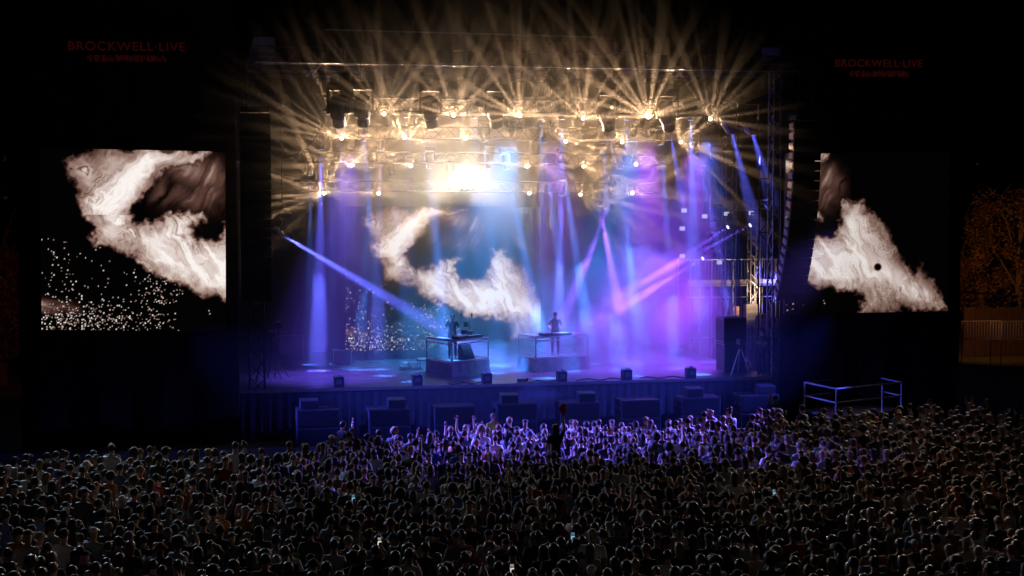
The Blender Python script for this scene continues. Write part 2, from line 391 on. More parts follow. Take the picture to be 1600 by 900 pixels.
# roof towers
def tower(label, px, pyt, pyb, Y, wd, zb=0., m=None):
    p = atY(px, pyt, Y)
    t = thing('truss_tower', label, 'truss tower', (p.x, Y, zb), group='truss towers at the sides of the stage')
    truss(t, (0, 0, .05), (0, 0, p.z - zb), wd, m or darktruss(), None, .03)
    MB().box((-wd * .8, -wd * .8, 0), (wd * .8, wd * .8, .05)).build('base_plate', black(), t)
    return t
tower('black truss tower left of the stage beside the left speaker column', 396, 92, 600, .3, .5)
tower('front truss tower on the right beside the right speaker column', 1216, 112, 590, .4, .5, 0., galv())
tower('rear truss tower behind the right hand hanging lamps', 1140, 215, 590, 7.5, .45, Z0, galv())
tower('slim truss tower at the right back corner of the stage', 1178, 330, 590, 9.5, .4, Z0, galv())

# suspended lighting trusses
def hung(label, pa, pb, Y, wd=.45, m=None):
    a, b = atY(*pa, Y), atY(*pb, Y)
    t = thing('lighting_truss', label, 'lighting truss', tuple((a + b) / 2), group='suspended lighting trusses')
    truss(t, a - (a + b) / 2, b - (a + b) / 2, wd, m or darktruss(), None, .028)
    for f in (.08, .5, .92):
        p = a.lerp(b, f) - (a + b) / 2; MB().tube(p, (p.x, p.y, tl.z + .5 - (a + b).z / 2), .012, 5).build('hanging_chain', black(), t)
    return t
hung('front lighting truss carrying the big dark moving heads', (505, 162), (1195, 172), -1.2)
hung('inner front lighting truss just behind the big moving heads', (520, 166), (1130, 174), 1.0)
hung('second lighting truss, just behind the front one', (520, 206), (1100, 212), 3.2)
hung('third lighting truss, above the video wall', (470, 245), (1040, 250), 5.4, .4)
hung('rearmost lighting truss, lowest over the video wall', (470, 290), (1020, 294), 7.6, .4)
hung('short truss with two side lamps at stage right wing', (1118, 324), (1197, 319), 6.5, .35, alu())
# ================================================================== LAMPS ON THE TRUSSES
housing = mat('lamp_housing', (.028, .026, .026), .45, .2, .3, 15)
def moving_head(name, label, group, p, target, lens_col, scale=1., lens_strength=3., hang=Vector((0, 0, 1))):
    """p = centre of the lens. Housing tilts towards its target, yoke and base hang above"""
    p = Vector(p); d = (Vector(target) - p).normalized(); s = scale
    piv = p - d * .30 * s
    t = thing(name, label, 'stage lamp', tuple(piv), group=group)
    M = d.to_track_quat('Z', 'Y').to_matrix().to_4x4()
    MB().lathe([(.09 * s, -.30 * s), (.15 * s, -.27 * s), (.165 * s, -.05 * s), (.15 * s, .08 * s), (.125 * s, .12 * s), (.12 * s, .29 * s), (.10 * s, .292 * s)], 16, M).build('head', housing, t, smooth=False)
    MB().lathe([(.099 * s, .294 * s), (.085 * s, .302 * s), (.03 * s, .306 * s)], 14, M).build('lens', emat('lens_' + '_'.join('%02d' % int(c * 99) for c in lens_col) + '_%d' % int(lens_strength * 10), lens_col, lens_strength), t)
    for sx in (-1, 1):
        MB().box((sx * .19 * s - .025 * s, -.05 * s, -.04 * s), (sx * .19 * s + .025 * s, .05 * s, .40 * s)).build('yoke_arm', housing, t, bevel=.008)
    MB().box((-.21 * s, -.09 * s, .38 * s), (.21 * s, .09 * s, .52 * s)).build('base', housing, t, bevel=.01)
    return t
def beam_target(p, q, Y): return atY(q[0], q[1], Y)
B_BLUE = (.05, .23, 1.); B_INDIGO = (.11, .13, 1.); B_PURP = (.24, .08, 1.)
B_VIO = (.20, .07, 1.); L_BLUE = (.16, .42, 1.); L_PURP = (.30, .16, 1.)
KB = 1.0
# (lens px, lens py, Y, end px, end py (deck), colour, energy, angle, big dark head?)
beams = [
 # front row
 (530, 196, -1.2, 540, 400, B_BLUE, 0.4, 3.6, 1), (568, 195, -1.2, 585, 420, B_BLUE, .5, 3.6, 1), (635, 184, 1.2, 640, 420, B_BLUE, .6, 4, 0),
 (674, 197, -1.2, 690, 430, B_BLUE, .8, 3.6, 1), (742, 185, 1.2, 750, 430, B_BLUE, .7, 4, 0), (776, 198, -1.2, 800, 480, B_BLUE, .9, 3.6, 1),
 (845, 187, 1.2, 848, 440, B_BLUE, .9, 4, 0), (878, 187, 1.2, 872, 440, B_BLUE, .8, 4, 0), (952, 201, -1.2, 985, 420, B_BLUE, 1.1, 3.6, 1),
 (979, 188, 1.2, 985, 420, B_BLUE, .8, 4, 0), (1046, 202, -1.2, 1085, 420, B_INDIGO, 1.7, 3.6, 1), (1079, 188, 1.2, 1085, 420, B_BLUE, 1.2, 5, 0),
 (1142, 202, -1.2, 1165, 290, B_INDIGO, 2.6, 3.6, 1), (1174, 203, -1.2, 1192, 262, B_INDIGO, 2.2, 3.6, 1),
 # second row
 (567, 221, 3.2, 590, 470, B_BLUE, .7, 4.2, 0), (661, 221, 3.2, 690, 470, B_BLUE, 1.0, 4.2, 0), (757, 222, 3.2, 770, 470, B_BLUE, 1.0, 4.2, 0),
 (850, 223, 3.2, 880, 470, B_BLUE, 1.2, 4.2, 0), (942, 224, 3.2, 960, 470, B_BLUE, .9, 4.2, 0), (1033, 226, 3.2, 1050, 470, B_BLUE, 1.0, 4.2, 0),
 (1089, 237, 3.2, 1140, 470, B_INDIGO, 1.4, 3.6, 0),
 # third row
 (502, 234, 5.4, 497, 588, B_INDIGO, 1.9, 4.6, 0), (596, 235, 5.4, 588, 586, B_INDIGO, 1.5, 4.2, 0), (580, 262, 5.4, 560, 560, B_BLUE, .6, 4.2, 0),
 (672, 263, 5.4, 700, 560, B_BLUE, .9, 4, 0), (765, 263, 5.4, 782, 560, B_BLUE, .9, 4, 0), (793, 264, 5.4, 850, 555, B_BLUE, 1.9, 4.6, 0),
 (880, 264, 5.4, 925, 560, B_BLUE, 1.6, 4.4, 0), (970, 264, 5.4, 1000, 560, B_BLUE, .8, 4, 0),
 # rear row
 (485, 274, 7.6, 483, 560, B_BLUE, .5, 3.8, 0), (517, 274, 7.6, 522, 560, B_BLUE, .4, 3.8, 0), (613, 275, 7.6, 640, 555, B_BLUE, .8, 3.8, 0),
 (705, 275, 7.6, 735, 555, B_BLUE, 1., 3.8, 0), (878, 306, 6.0, 871, 540, B_INDIGO, 1.5, 4.6, 0), (957, 306, 6.0, 862, 545, B_PURP, 1.1, 5.0, 0),
 (937, 321, 6.0, 985, 580, B_PURP, 1.2, 5.8, 0),
]
rowname = {-1.2: 'front truss', 1.2: 'front truss', 3.2: 'second truss', 5.4: 'third truss', 7.6: 'rearmost truss', 6.0: 'desk rig'}
cnt = {}
EB = 62000.
for (px, py, Y, qx, qy, c, e, ang, big) in sorted(beams, key=lambda b: (b[2], b[0])):
    p = atY(px, py, Y); q = atY(qx, qy, Y + (3.6 if big else 0.)); d = (q - p).normalized()
    k = (rowname[Y], big, Y); i = cnt.get(k, 0); cnt[k] = i + 1
    lab = ('big dark purple-lensed moving head on the %s, %s' if big else 'small blue glowing moving head on the %s, %s') % (rowname[Y], nth(i))
    moving_head('moving_head', lab, 'moving heads on the trusses', p, q, L_PURP if big or c is B_PURP else L_BLUE, 1.8 if big else 1.0, 2.2 if big else 1.6)
    spot(p + d * .05, q, c, e * EB * KB, ang * 1.55, .8, .05)

# side lamps with slanting shafts
for (px, py, Y, qx, qy, qY, c, e, ang, lab) in (
    (441, 367, 1.5, 760, 556, 5.5, B_INDIGO, 6.5, 4.4, 'side lamp hung low at stage left throwing a long slanting violet beam'),
    (1172, 352, 6.5, 985, 452, 5.0, B_VIO, 1.3, 3.8, 'outer side lamp under the short truss at the right'),
    (1137, 355, 6.5, 985, 455, 5.0, B_VIO, 1.2, 3.8, 'inner side lamp under the short truss at the right'),
    (1098, 404, 7.0, 930, 505, 5.0, B_VIO, 1.3, 5.6, 'lowest side lamp at the right, aimed across the smoke')):
    p = atY(px, py, Y); q = atY(qx, qy, qY)
    moving_head('side_lamp', lab, 'side lamps', p, q, (.45, .42, 1.), .85, 4.)
    spot(p + (q - p).normalized() * .05, q, c, e * EB * KB, ang * 1.3, .8, .05)

# starburst effect lamps
bursts = [  # px, py, Y, energy, up (0 = all round), tilt
 (600, 178, -1.7, 1.3, .85, .05), (709, 180, -1.7, 1.3, .85, -.02), (812, 181, -1.7, 1.5, .6, 0), (911, 185, -1.7, 1.4, .95, -.35), (1013, 183, -1.7, 2.0, .7, -.1), (1110, 186, -1.7, .9, .95, -.45),
 (534, 216, 2.6, .8, .65, 0), (632, 215, 2.6, 1.1, .6, 0), (727, 216, 2.6, .7, .75, 0), (884, 221, 2.6, .8, .85, -.5), (972, 222, 2.6, .7, .8, -.7), (1064, 222, 2.6, .8, .8, -.95),
 (549, 258, 4.6, .7, .6, 0), (642, 259, 4.6, .6, .65, 0), (824, 260, 4.6, .5, .6, 0), (912, 260, 4.6, .8, .6, -.7), (994, 257, 4.6, .4, .65, 0),
 (506, 302, 6.6, 1.1, .45, .2), (592, 302, 6.6, .7, .5, 0), (827, 302, 6.6, .4, .6, 0), (907, 304, 6.6, .6, .5, -.6), (988, 302, 6.6, .5, .5, 0)]
EV = 3300.
for i, (px, py, Y, e, up, tilt) in enumerate(bursts):
    p = atY(px, py, Y); d = (CAM - p).normalized()
    row = {-1.7: 'front', 2.6: 'second', 4.6: 'third', 6.6: 'rearmost'}[Y]
    j = [b for b in bursts if b[2] == Y].index(bursts[i])
    t = thing('starburst_lamp', 'warm starburst lamp throwing a fan of rays, %s on the %s truss' % (nth(j), row), 'stage lamp', tuple(p), group='starburst lamps')
    M = d.to_track_quat('Z', 'Y').to_matrix().to_4x4()
    MB().lathe([(.05, -.26), (.11, -.24), (.12, -.06), (.10, -.035)], 14, M).build('head', housing, t)
    MB().lathe([(.07, -.034), (.06, -.028), (.02, -.024)], 14, M).build('lens', emat('warm_lens', (1., .80, .58), 5 * 1.0), t)
    for sx in (-1, 1): MB().box((sx * .14 - .018, .10, -.03), (sx * .14 + .018, .18, .26)).build('yoke_arm', housing, t)
    MB().box((-.16, .05, .26), (.16, .22, .34)).build('base', housing, t)
    burst(p + d * .06, e * EV * (1.25 if Y < 1 else 2.3), i + 1, up=up, tilt=tilt, spread={-1.7: 50, 2.6: 36, 4.6: 30, 6.6: 26}[Y])

# big blinder over the middle
p = atY(722, 287, 4.2); d = (CAM - p).normalized()
t = thing('blinder_lamp', 'blinding white eight lamp panel glowing over the video wall', 'stage lamp', tuple(p))
MB().box((-.44, .06, -.25), (.44, .22, .25)).build('housing', housing, t)
for i in range(4):
    for j in range(2):
        MB().lathe([(.09, .0), (.08, .02), (.03, .03)], 14, Matrix.Translation((-.315 + i * .21, .055, -.11 + j * .22)) @ Matrix.Rotation(R(90), 4, 'X')).build('lamp', emat('blinder_lens', (1, .93, .82), 14), t)
burst(p + d * .1, 8000, 77, col=(1, .80, .58), up=.1, spread=30, freq=5., fill=.55)
burst(p + d * .1 + Vector((.45, 0, .1)), 3600, 78, col=(1, .80, .58), up=.2, spread=27, freq=6., fill=.4)
burst(p + d * .1 + Vector((-.5, 0, -.05)), 3600, 79, col=(1, .80, .58), up=.2, spread=27, freq=6., fill=.4)

# wash lamps: blue over the right half, purple low at the right, all real heads on the rig
WK = 1.55
washes = [  # px,py,Y, target px,py,Y, colour, energy, angle, label
 (1108, 212, 3.4, 1060, 470, 5.0, (.02, .12, 1.), 5500, 62, 'blue wash head at the right end of the second truss'),
 (990, 214, 3.4, 940, 480, 5.0, (.03, .24, 1.), 9000, 58, 'blue wash head right of the middle of the second truss'),
 (800, 214, 3.4, 740, 480, 6.0, (.05, .36, 1.), 17000, 60, 'pale blue wash head in the middle of the second truss'),
 (1012, 216, 3.4, 1010, 560, 4.0, (.34, .05, 1.), 18000, 46, 'purple wash head right of centre on the second truss'),
 (1086, 214, 3.4, 1080, 560, 4.2, (.40, .05, 1.), 18000, 38, 'purple wash head nearest the right tower'),
 (866, 214, 3.4, 880, 560, 3.6, (.28, .07, 1.), 9000, 46, 'purple wash head over the two desks'),
 (548, 232, 3.4, 520, 575, 3.4, (.16, .08, 1.), 8500, 44, 'violet wash head at the left of the second truss'),
]
for (px, py, Y, qx, qy, qY, c, e, ang, lab) in washes:
    p = atY(px, py, Y); q = atY(qx, qy, qY)
    moving_head('wash_lamp', lab, 'wash lamps', p, q, c, .75, 1.)
    spot(p + (q - p).normalized() * .06, q, c, e * WK, ang, .9, .35)
# added lamps on the wing edges, put in to light crowd and pit
for i, (wx, wy, wz, qq, c, e, ang, lab) in enumerate((
    (lx0 - .3, YW - .3, 8.2, atZ(560, 850, 1.7), (.60, .78, 1.), 5200, 60, 'cool white audience lamp on the outer edge of the left wing'),
    (lx0 - .3, YW - .3, 9.4, atZ(760, 668, 1.7), (.14, .12, 1.), 125000, 20, 'violet audience lamp above the white one on the left wing'),
    (rx1 + .3, YW - .3, 9.4, atZ(1000, 658, 1.7), (.19, .12, 1.), 125000, 20, 'violet audience lamp above the warm one on the right wing'),
    (rx1 + .3, YW - .3, 8.2, atZ(1000, 850, 1.7), (1., .86, .76), 4200, 60, 'warm audience lamp on the outer edge of the right wing'),
    (lx0 - .3, YW - 2.6, 4.4, Vector((-1.5, -1.3, .8)), (.06, .08, 1.), 25000, 26, 'blue pit lamp on a boom low on the left wing'),
    (rx1 + .3, YW - 2.6, 4.4, Vector((2.5, -1.3, .8)), (.06, .08, 1.), 25000, 26, 'blue pit lamp on a boom low on the right wing'))):
    p = Vector((wx, wy, wz)); q = qq
    t = moving_head('added_wing_lamp', lab, 'audience lamps', p, q, (.02, .02, .03), .6, .2)
    L0 = Vector(t.location); MB().tube((0, 0, .28), (.3 if wx < 0 else -.3, YW + .35 - L0.y, .28), .03, 6).build('boom', darktruss(), t)
    spot(p + (q - p).normalized() * .05, q, c, e, ang, .9, .08)

# haze: soft clouds of smoke standing over the stage, thickest in the middle
hm = bpy.data.materials.new('stage_haze'); hm.use_nodes = True; nt = hm.node_tree; nt.nodes.clear()
o = nt.nodes.new('ShaderNodeOutputMaterial'); pv = nt.nodes.new('ShaderNodeVolumePrincipled')
pv.inputs['Density'].default_value = .0105; pv.inputs['Color'].default_value = (.95, .95, .95, 1); pv.inputs['Anisotropy'].default_value = .2
nt.links.new(pv.outputs[0], o.inputs['Volume']); hm.cycles.volume_sampling = 'EQUIANGULAR'
for k, (rx, ry, rz, cz, dn) in enumerate(((14.0, 10.6, 14.0, 7.6, .003), (12.4, 9.6, 12.2, 7.2, .005), (11.0, 8.6, 10.4, 7.0, .0085), (9.6, 7.2, 8.0, 6.6, .0125))):
    hk_ = hm.copy(); hk_.node_tree.nodes['Principled Volume'].inputs['Density'].default_value = dn
    bm = bmesh.new(); bmesh.ops.create_icosphere(bm, subdivisions=4, radius=1.)
    for v in bm.verts:
        n = mnoise.noise(v.co * 1.8 + Vector((k * 3, 0, 0))) * .10 + mnoise.noise(v.co * 5) * .03
        v.co = Vector((v.co.x * rx, v.co.y * ry, v.co.z * rz)) * (1 + n)
    me = bpy.data.meshes.new('haze'); bm.to_mesh(me); bm.free(); me.materials.append(hk_)
    hz = bpy.data.objects.new('haze', me); COL.objects.link(hz); hz.location = (.6, 4.0, cz); tag(hz, 'drifting stage smoke lit by the lamps', 'haze', kind='stuff')
# thicker puffs of smoke low on the stage
sm = hm.copy(); sm.name = 'smoke_puff'; sm.node_tree.nodes['Principled Volume'].inputs['Density'].default_value = .12
for k, (px, py, Y, rx, rz) in enumerate(((1090, 520, 3.6, 1.6, 1.8), (1040, 455, 5.0, 2.1, 1.7), (985, 525, 4.2, 2.0, 1.7), (925, 540, 3.0, 1.9, 1.2), (900, 470, 5.6, 2.0, 1.6), (870, 530, 5.2, 2.0, 1.3), (970, 430, 6.0, 1.8, 1.4), (760, 560, 5.0, 2.0, .7), (494, 505, 5.4, .8, 1.9), (583, 500, 5.4, .6, 1.2), (835, 625, -.7, .9, .6), (665, 520, 6.0, 1.5, 1.0), (1010, 575, 2.2, 2.2, .5))):
    bm = bmesh.new(); bmesh.ops.create_icosphere(bm, subdivisions=4, radius=1.)
    for v in bm.verts:
        q = v.co.copy(); n = mnoise.noise(q * 1.6 + Vector((k * 5, 0, 0))) * .45 + mnoise.noise(q * 3.7 + Vector((0, k * 3, 0))) * .22
        v.co = Vector((q.x * rx, q.y * rx * .8, q.z * rz)) * (1 + n)
    me = bpy.data.meshes.new('smoke_puff'); bm.to_mesh(me); bm.free(); me.materials.append(sm)
    hz = bpy.data.objects.new('haze', me); COL.objects.link(hz); hz.location = atY(px, py, Y); tag(hz, 'drifting stage smoke lit by the lamps', 'haze', kind='stuff')
# ================================================================== THINGS ON AND AROUND THE STAGE
# hanging speaker columns
cabm = mat('speaker_cabinet', (.03, .029, .028), .6, 0, .25, 14, .1); grm = mat('speaker_grille', (.012, .012, .012), .75, .3, .4, 60)
sidem = mat('speaker_side_stage_lit', (.30, .27, .25), .5, .3, .25, 10)  # pale tone carries the stage light on the cabinets' left sides
def line_array(label, ptop, n, pitch, curve, Y, side):
    p = atY(ptop[0], ptop[1], Y)
    t = thing('speaker_column', label, 'speaker column', tuple(p), group='hanging speaker columns')
    MB().box((-.45, -.3, .05), (.45, .35, .22)).build('flying_frame', darktruss(), t)
    for sx in (-.3, .3): MB().tube((sx, 0, .2), (sx * .4, .05, tl.z + .4 - p.z), .015, 5).build('chain', black(), t)
    y, z, a = 0., 0., 0.; cab = None
    for i in range(n):
        a = curve * (i / n) ** 1.3
        if cab is None:
            mb = MB(); w_, h = .5, pitch * .47
            mb.add([(-w_, -.24, -h), (w_, -.24, -h), (w_, -.24, h), (-w_, -.24, h), (-w_ * .9, .26, -h * .78), (w_ * .9, .26, -h * .78), (w_ * .9, .26, h * .78), (-w_ * .9, .26, h * .78)],
                   [(0, 1, 2, 3), (7, 6, 5, 4), (0, 4, 5, 1), (1, 5, 6, 2), (2, 6, 7, 3), (3, 7, 4, 0)])
            c = mb.build('cabinet', cabm, t, bevel=.008); cab = c
            g = MB().box((-.47, -.262, -h * .9), (.47, -.243, h * .9)).build('grille', grm, c)
            MB().box((-w_ * .86, .1, -h * 1.2), (w_ * .86, .2, h * 1.2)).build('rigging_plate', darktruss(), c)
            s2 = MB().box((-.512, -.17, -h * .62), (-.498, .17, h * .62)).build('stage_lit_side', sidem, c)
        else: c = copy_tree(cab, t)
        c.location = (0, y, z - pitch / 2); c.rotation_euler = (a, 0, 0)
        z -= pitch * math.cos(a); y += pitch * math.sin(a)
    return t
line_array('dark hanging speaker column at the left edge of the stage', (398, 178), 20, .306, R(22), -1.6, -1)
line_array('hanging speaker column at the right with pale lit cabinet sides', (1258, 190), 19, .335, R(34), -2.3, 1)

# chain hoists and the looping cable
for i, (px, py, lab) in enumerate(((539, 132, 'dark motor hoist hanging over the leftmost big moving head'), (750, 134, 'dark motor hoist hanging near the middle of the front truss'))):
    p = atY(px, py, -1.2)
    t = thing('chain_hoist', lab, 'chain hoist', tuple(p), group='motor hoists')
    MB().lathe([(.12, -.1), (.19, -.06), (.2, .3), (.16, .38), (.08, .42)], 14).build('motor', housing, t)
    MB().box((-.16, -.13, -.72), (.12, .13, -.08)).build('chain_bag', cloth(), t, bevel=.03)
    MB().tube((0, 0, .4), (0, 0, tl.z + .4 - p.z), .012, 5).build('chain', alu(), t)
    MB().tube((.1, 0, -.1), (.1, 0, -.75), .012, 5).build('chain', alu(), t)
pts = [atY(x, y, .9) for x, y in ((508, 172), (506, 190), (494, 213), (478, 232), (462, 242), (445, 246), (430, 243), (420, 232))]
tag(MB().path(pts, .022, 6).build('looping_cable', black()), 'black cable looping from the front truss to the left speaker column', 'cable')

# subwoofers in the pit, some with a small fill speaker on top
SUBY = -1.5
subm = mat('subwoofer_paint', (.035, .035, .04), .55, 0, .25, 10, .1)
def sub_stack(i, px, py, lab):
    p = atY(px, py, SUBY); h = p.z; wd = 1.4
    t = thing('subwoofer_stack', lab, 'speaker', (p.x, SUBY, 0), group='subwoofers along the stage front')
    for k in range(2):
        z0 = k * h / 2 + .004
        c = MB().box((-wd / 2, 0, z0), (wd / 2, .9, z0 + h / 2 - .008)).build('cabinet', subm, t, bevel=.012)
        MB().box((-wd / 2 + .05, -.016, z0 + .05), (wd / 2 - .05, -.002, z0 + h / 2 - .055)).build('grille', grm, c)
        for yy in (.2, .62):
            MB().box((-wd / 2 - .012, yy - .08, z0 + h * .2), (-wd / 2 - .002, yy + .08, z0 + h * .28)).build('handle', alu(), c)
    return p
subs = [(497, 640, 'leftmost'), (609, 639, 'second from the left'), (711, 635, 'third from the left'), (808, 631, 'fourth from the left'), (907, 629, 'fifth from the left'), (1002, 625, 'sixth from the left'), (1096, 621, 'seventh from the left'), (1188, 617, 'rightmost')]
for i, (px, py, o_) in enumerate(subs): sub_stack(i, px, py, 'black subwoofer stack under the stage front, ' + o_ + ' of eight')
for k, (i, dx) in enumerate(((0, -.28), (1, .26), (3, -.22), (4, .28), (6, -.18), (7, .3))):
    px, py, _ = subs[i]; p = atY(px, py, SUBY)
    t = thing('fill_speaker', 'small black fill speaker on top of the %s subwoofer stack' % (['leftmost', 'second', 'third', 'fourth', 'fifth', 'sixth', 'seventh', 'rightmost'][i]), 'speaker', (p.x + dx, SUBY + .12, p.z + .004), group='fill speakers on the subwoofers')
    mb = MB(); mb.add([(-.3, 0, 0), (.3, 0, 0), (.3, .5, 0), (-.3, .5, 0), (-.3, -.02, .28), (.3, -.02, .28), (.3, .4, .33), (-.3, .4, .33)], [(3, 2, 1, 0), (4, 5, 6, 7), (0, 1, 5, 4), (1, 2, 6, 5), (2, 3, 7, 6), (3, 0, 4, 7)])
    mb.build('cabinet', subm, t, bevel=.01); MB().box((-.27, -.03, .03), (.27, -.021, .26)).build('grille', grm, t)

# effect units on the stage lip
for i, (px, py) in enumerate(((533, 611), (657, 607), (767, 604), (884, 600), (986, 597), (1086, 594))):
    p = atZ(px, py - 1, Z0)
    p.y = max(p.y, .18)
    t = thing('flame_unit', 'small black effect unit on the stage edge, ' + ['leftmost', 'second from the left', 'third from the left', 'fourth from the left', 'fifth from the left', 'rightmost'][i] + ' of six', 'effect unit', (p.x, p.y, Z0), group='effect units on the stage edge')
    MB().box((-.17, -.13, .02), (.17, .2, .36)).build('case', black(), t, bevel=.012)
    MB().lathe([(.07, .36), (.07, .41), (.05, .43), (.045, .38)], 12).build('nozzle', alu(), t)
    for sx in (-.13, .13): MB().path([(sx, -.1, .36), (sx, -.1, .40), (sx, .16, .40), (sx, .16, .36)], .012, 5).build('handle', alu(), t)
    for sx in (-.13, .13): MB().box((sx - .03, -.1, 0), (sx + .03, .17, .02)).build('foot', black(), t)
    MB().box((-.09, -.142, .12), (.09, -.132, .27)).build('panel', mat('unit_panel', (.12, .12, .13), .4), t)

# desks on their risers
ris = mat('riser_cloth', (.26, .23, .28), .85, 0, .3, 5, .2); rail = mat('desk_frame_tube', (.55, .55, .57), .3, .85, .1, 10)
top = mat('desk_top', (.3, .3, .32), .4, .2); clear = mat('riser_deck', (.16, .15, .17), .5)
def desk(label, pix, Y, zr, zt, back, gear):
    """pix: list of the riser's visible lower corners (px,py) left, middle, right on the deck"""
    a, b, c = [atZ(px, py, Z0) for px, py in pix]
    dvec = (c - b); e = (a - b)
    d = c + e * .92; o0 = (a + c) / 2; o0.z = Z0
    P = [v - o0 for v in (a, b, c, d)]
    for v in P: v.z = 0
    t = thing('riser_desk', label, 'desk riser', tuple(o0), group='performance desks')
    mb = MB(); n = 12; vv = []; ring = []
    for k in range(4):                       # gathered cloth round the riser
        s, q = P[k], P[(k + 1) % 4]; nn = (q - s).cross(Vector((0, 0, 1))).normalized()
        for i in range(n):
            f = i / n; ring.append(s.lerp(q, f) + nn * .02 * math.sin(i * 2.3 + k))
    for v in ring: vv += [(v.x, v.y, .003), (v.x * .985, v.y * .985, zr)]
    m_ = len(ring); mb.add(vv, [(2 * k, 2 * ((k + 1) % m_), 2 * ((k + 1) % m_) + 1, 2 * k + 1) for k in range(m_)]); mb.build('riser_skirt', ris, t)
    mb = MB(); mb.add([(v.x * .98, v.y * .98, zr - .04) for v in P] + [(v.x * .98, v.y * .98, zr) for v in P], [(3, 2, 1, 0), (4, 5, 6, 7), (0, 1, 5, 4), (1, 2, 6, 5), (2, 3, 7, 6), (3, 0, 4, 7)]); mb.build('riser_deck', clear, t)
    Q = [v * .96 for v in P]
    for v in Q: MB().tube((v.x, v.y, zr), (v.x, v.y, zt), .028, 8).build('post', rail, t)
    for k in range(4):
        s, q = Q[k], Q[(k + 1) % 4]
        for z in (zt, zt - .12): MB().tube((s.x, s.y, z), (q.x, q.y, z), .022, 8).build('top_rail', rail, t)
        MB().tube((s.x, s.y, zr + .05), (q.x, q.y, zr + .05), .02, 8).build('bottom_rail', rail, t)
    # table plank along the two front sides
    for k in (0, 1):
        s, q = Q[k], Q[k + 1]; m1 = (Q[0] + Q[2]) / 2
        i1 = s.lerp(m1, .42); i2 = q.lerp(m1, .42)
        mb = MB(); mb.add([(v.x, v.y, z) for z in (zt + .025, zt + .055) for v in (s, q, i2, i1)], [(3, 2, 1, 0), (4, 5, 6, 7), (0, 1, 5, 4), (1, 2, 6, 5), (2, 3, 7, 6), (3, 0, 4, 7)])
        mb.build('table_top', top, t)
    return t, o0, P
tA, oA, PA = desk('left performance desk on a cloth covered riser with steps beside it', ((665, 583), (706, 590), (765, 582)), 3, .5, 1.3, 0, 1)
tB, oB, PB = desk('right performance desk on a riser wrapped in violet smoke', ((808, 577), (836, 583), (921, 577)), 3, .5, 1.3, 0, 1)
# gear on desks
def gear(label, o0, P, f, g, kind):
    p = o0 + (P[1] * f + P[2] * (1 - f)) * .8; p.z = Z0 + 1.356
    t = thing('mixer' if kind == 0 else 'keyboard_synth' if kind == 1 else 'turntable', label, 'music gear', tuple(p), (0, 0, math.atan2((P[2] - P[1]).y, (P[2] - P[1]).x)))
    w_, d_, h = ((.22, .17, .09), (.42, .14, .08), (.2, .17, .1))[kind]
    MB().box((-w_, -d_, 0), (w_, d_, h)).build('case', black(), t, bevel=.008)
    for i in range(4):
        MB().lathe([(.018, h), (.015, h + .03), (.008, h + .034)], 8, Matrix.Translation((-w_ * .7 + i * w_ * .45, d_ * .3, 0))).build('knob', alu(), t)
    MB().box((-w_ * .8, -d_ * .8, h), (w_ * .8, -d_ * .1, h + .008)).build('key_panel', mat('pale_panel', (.5, .5, .52), .4), t)
    return t
gear('black mixer on the left desk', oA, PA, .8, 0, 0); gear('long keyboard synth on the left desk', oA, PA, .35, 0, 1)
gear('black turntable at the left end of the right desk', oB, PB, .85, 0, 2); gear('keyboard synth in the middle of the right desk', oB, PB, .5, 0, 1)
# percussion stand and microphones by the left performer
p = oA + Vector((.25, .35, .5))
t = thing('percussion_stand', 'cluster of drums and microphones on stands beside the left performer', 'drum stand', tuple(p))
for (x, y, z, r) in ((.05, -.1, 1.0, .13), (.28, .0, .95, .12), (.16, .1, 1.28, .1)):
    MB().tube((x, y, 0), (x, y, z), .014, 6).build('stand_pole', alu(), t)
    MB().lathe([(r * .9, z - .1), (r, z - .08), (r, z + .06), (r * .93, z + .08)], 14, Matrix.Translation((x, y, 0))).build('drum', black(), t)
for x in (-.02, .36): MB().tube((x, .05, 0), (x, .05, 1.55), .012, 6).build('microphone_stand', alu(), t); MB().lathe([(.02, 1.52), (.035, 1.6), (.03, 1.66), (.01, 1.69)], 8, Matrix.Translation((x, .05, 0))).build('microphone', black(), t)
# speaker wedge under the left desk
p = oA + Vector((.35, -.1, .504))
t = thing('monitor_wedge', 'dark wedge monitor speaker inside the left desk frame', 'speaker', tuple(p), (0, 0, R(35)))
MB().add([(-.25, -.2, 0), (.25, -.2, 0), (.25, .25, 0), (-.25, .25, 0), (-.25, .1, .55), (.25, .1, .55), (.25, .25, .55), (-.25, .25, .55)], [(3, 2, 1, 0), (4, 5, 6, 7), (0, 1, 5, 4), (1, 2, 6, 5), (2, 3, 7, 6), (3, 0, 4, 7)]).build('cabinet', subm, t, bevel=.01)
MB().add([(-.2, -.19, .05), (.2, -.19, .05), (.2, .08, .5), (-.2, .08, .5)], [(0, 1, 2, 3)]).build('grille', grm, t)
# steps up to left riser
p = atZ(648, 577, Z0)
t = thing('riser_steps', 'low metal steps leading up to the left desk riser', 'steps', tuple(p))
for k in range(3):
    MB().box((-.55 + k * .33, -.4, .10 + .13 * k), (-.2 + k * .33, .4, .14 + .13 * k)).build('tread', rail, t)
    for y in (-.36, .36): MB().tube((-.5 + k * .33, y, 0), (-.5 + k * .33, y, .12 + .13 * k), .02, 6).build('leg', rail, t)
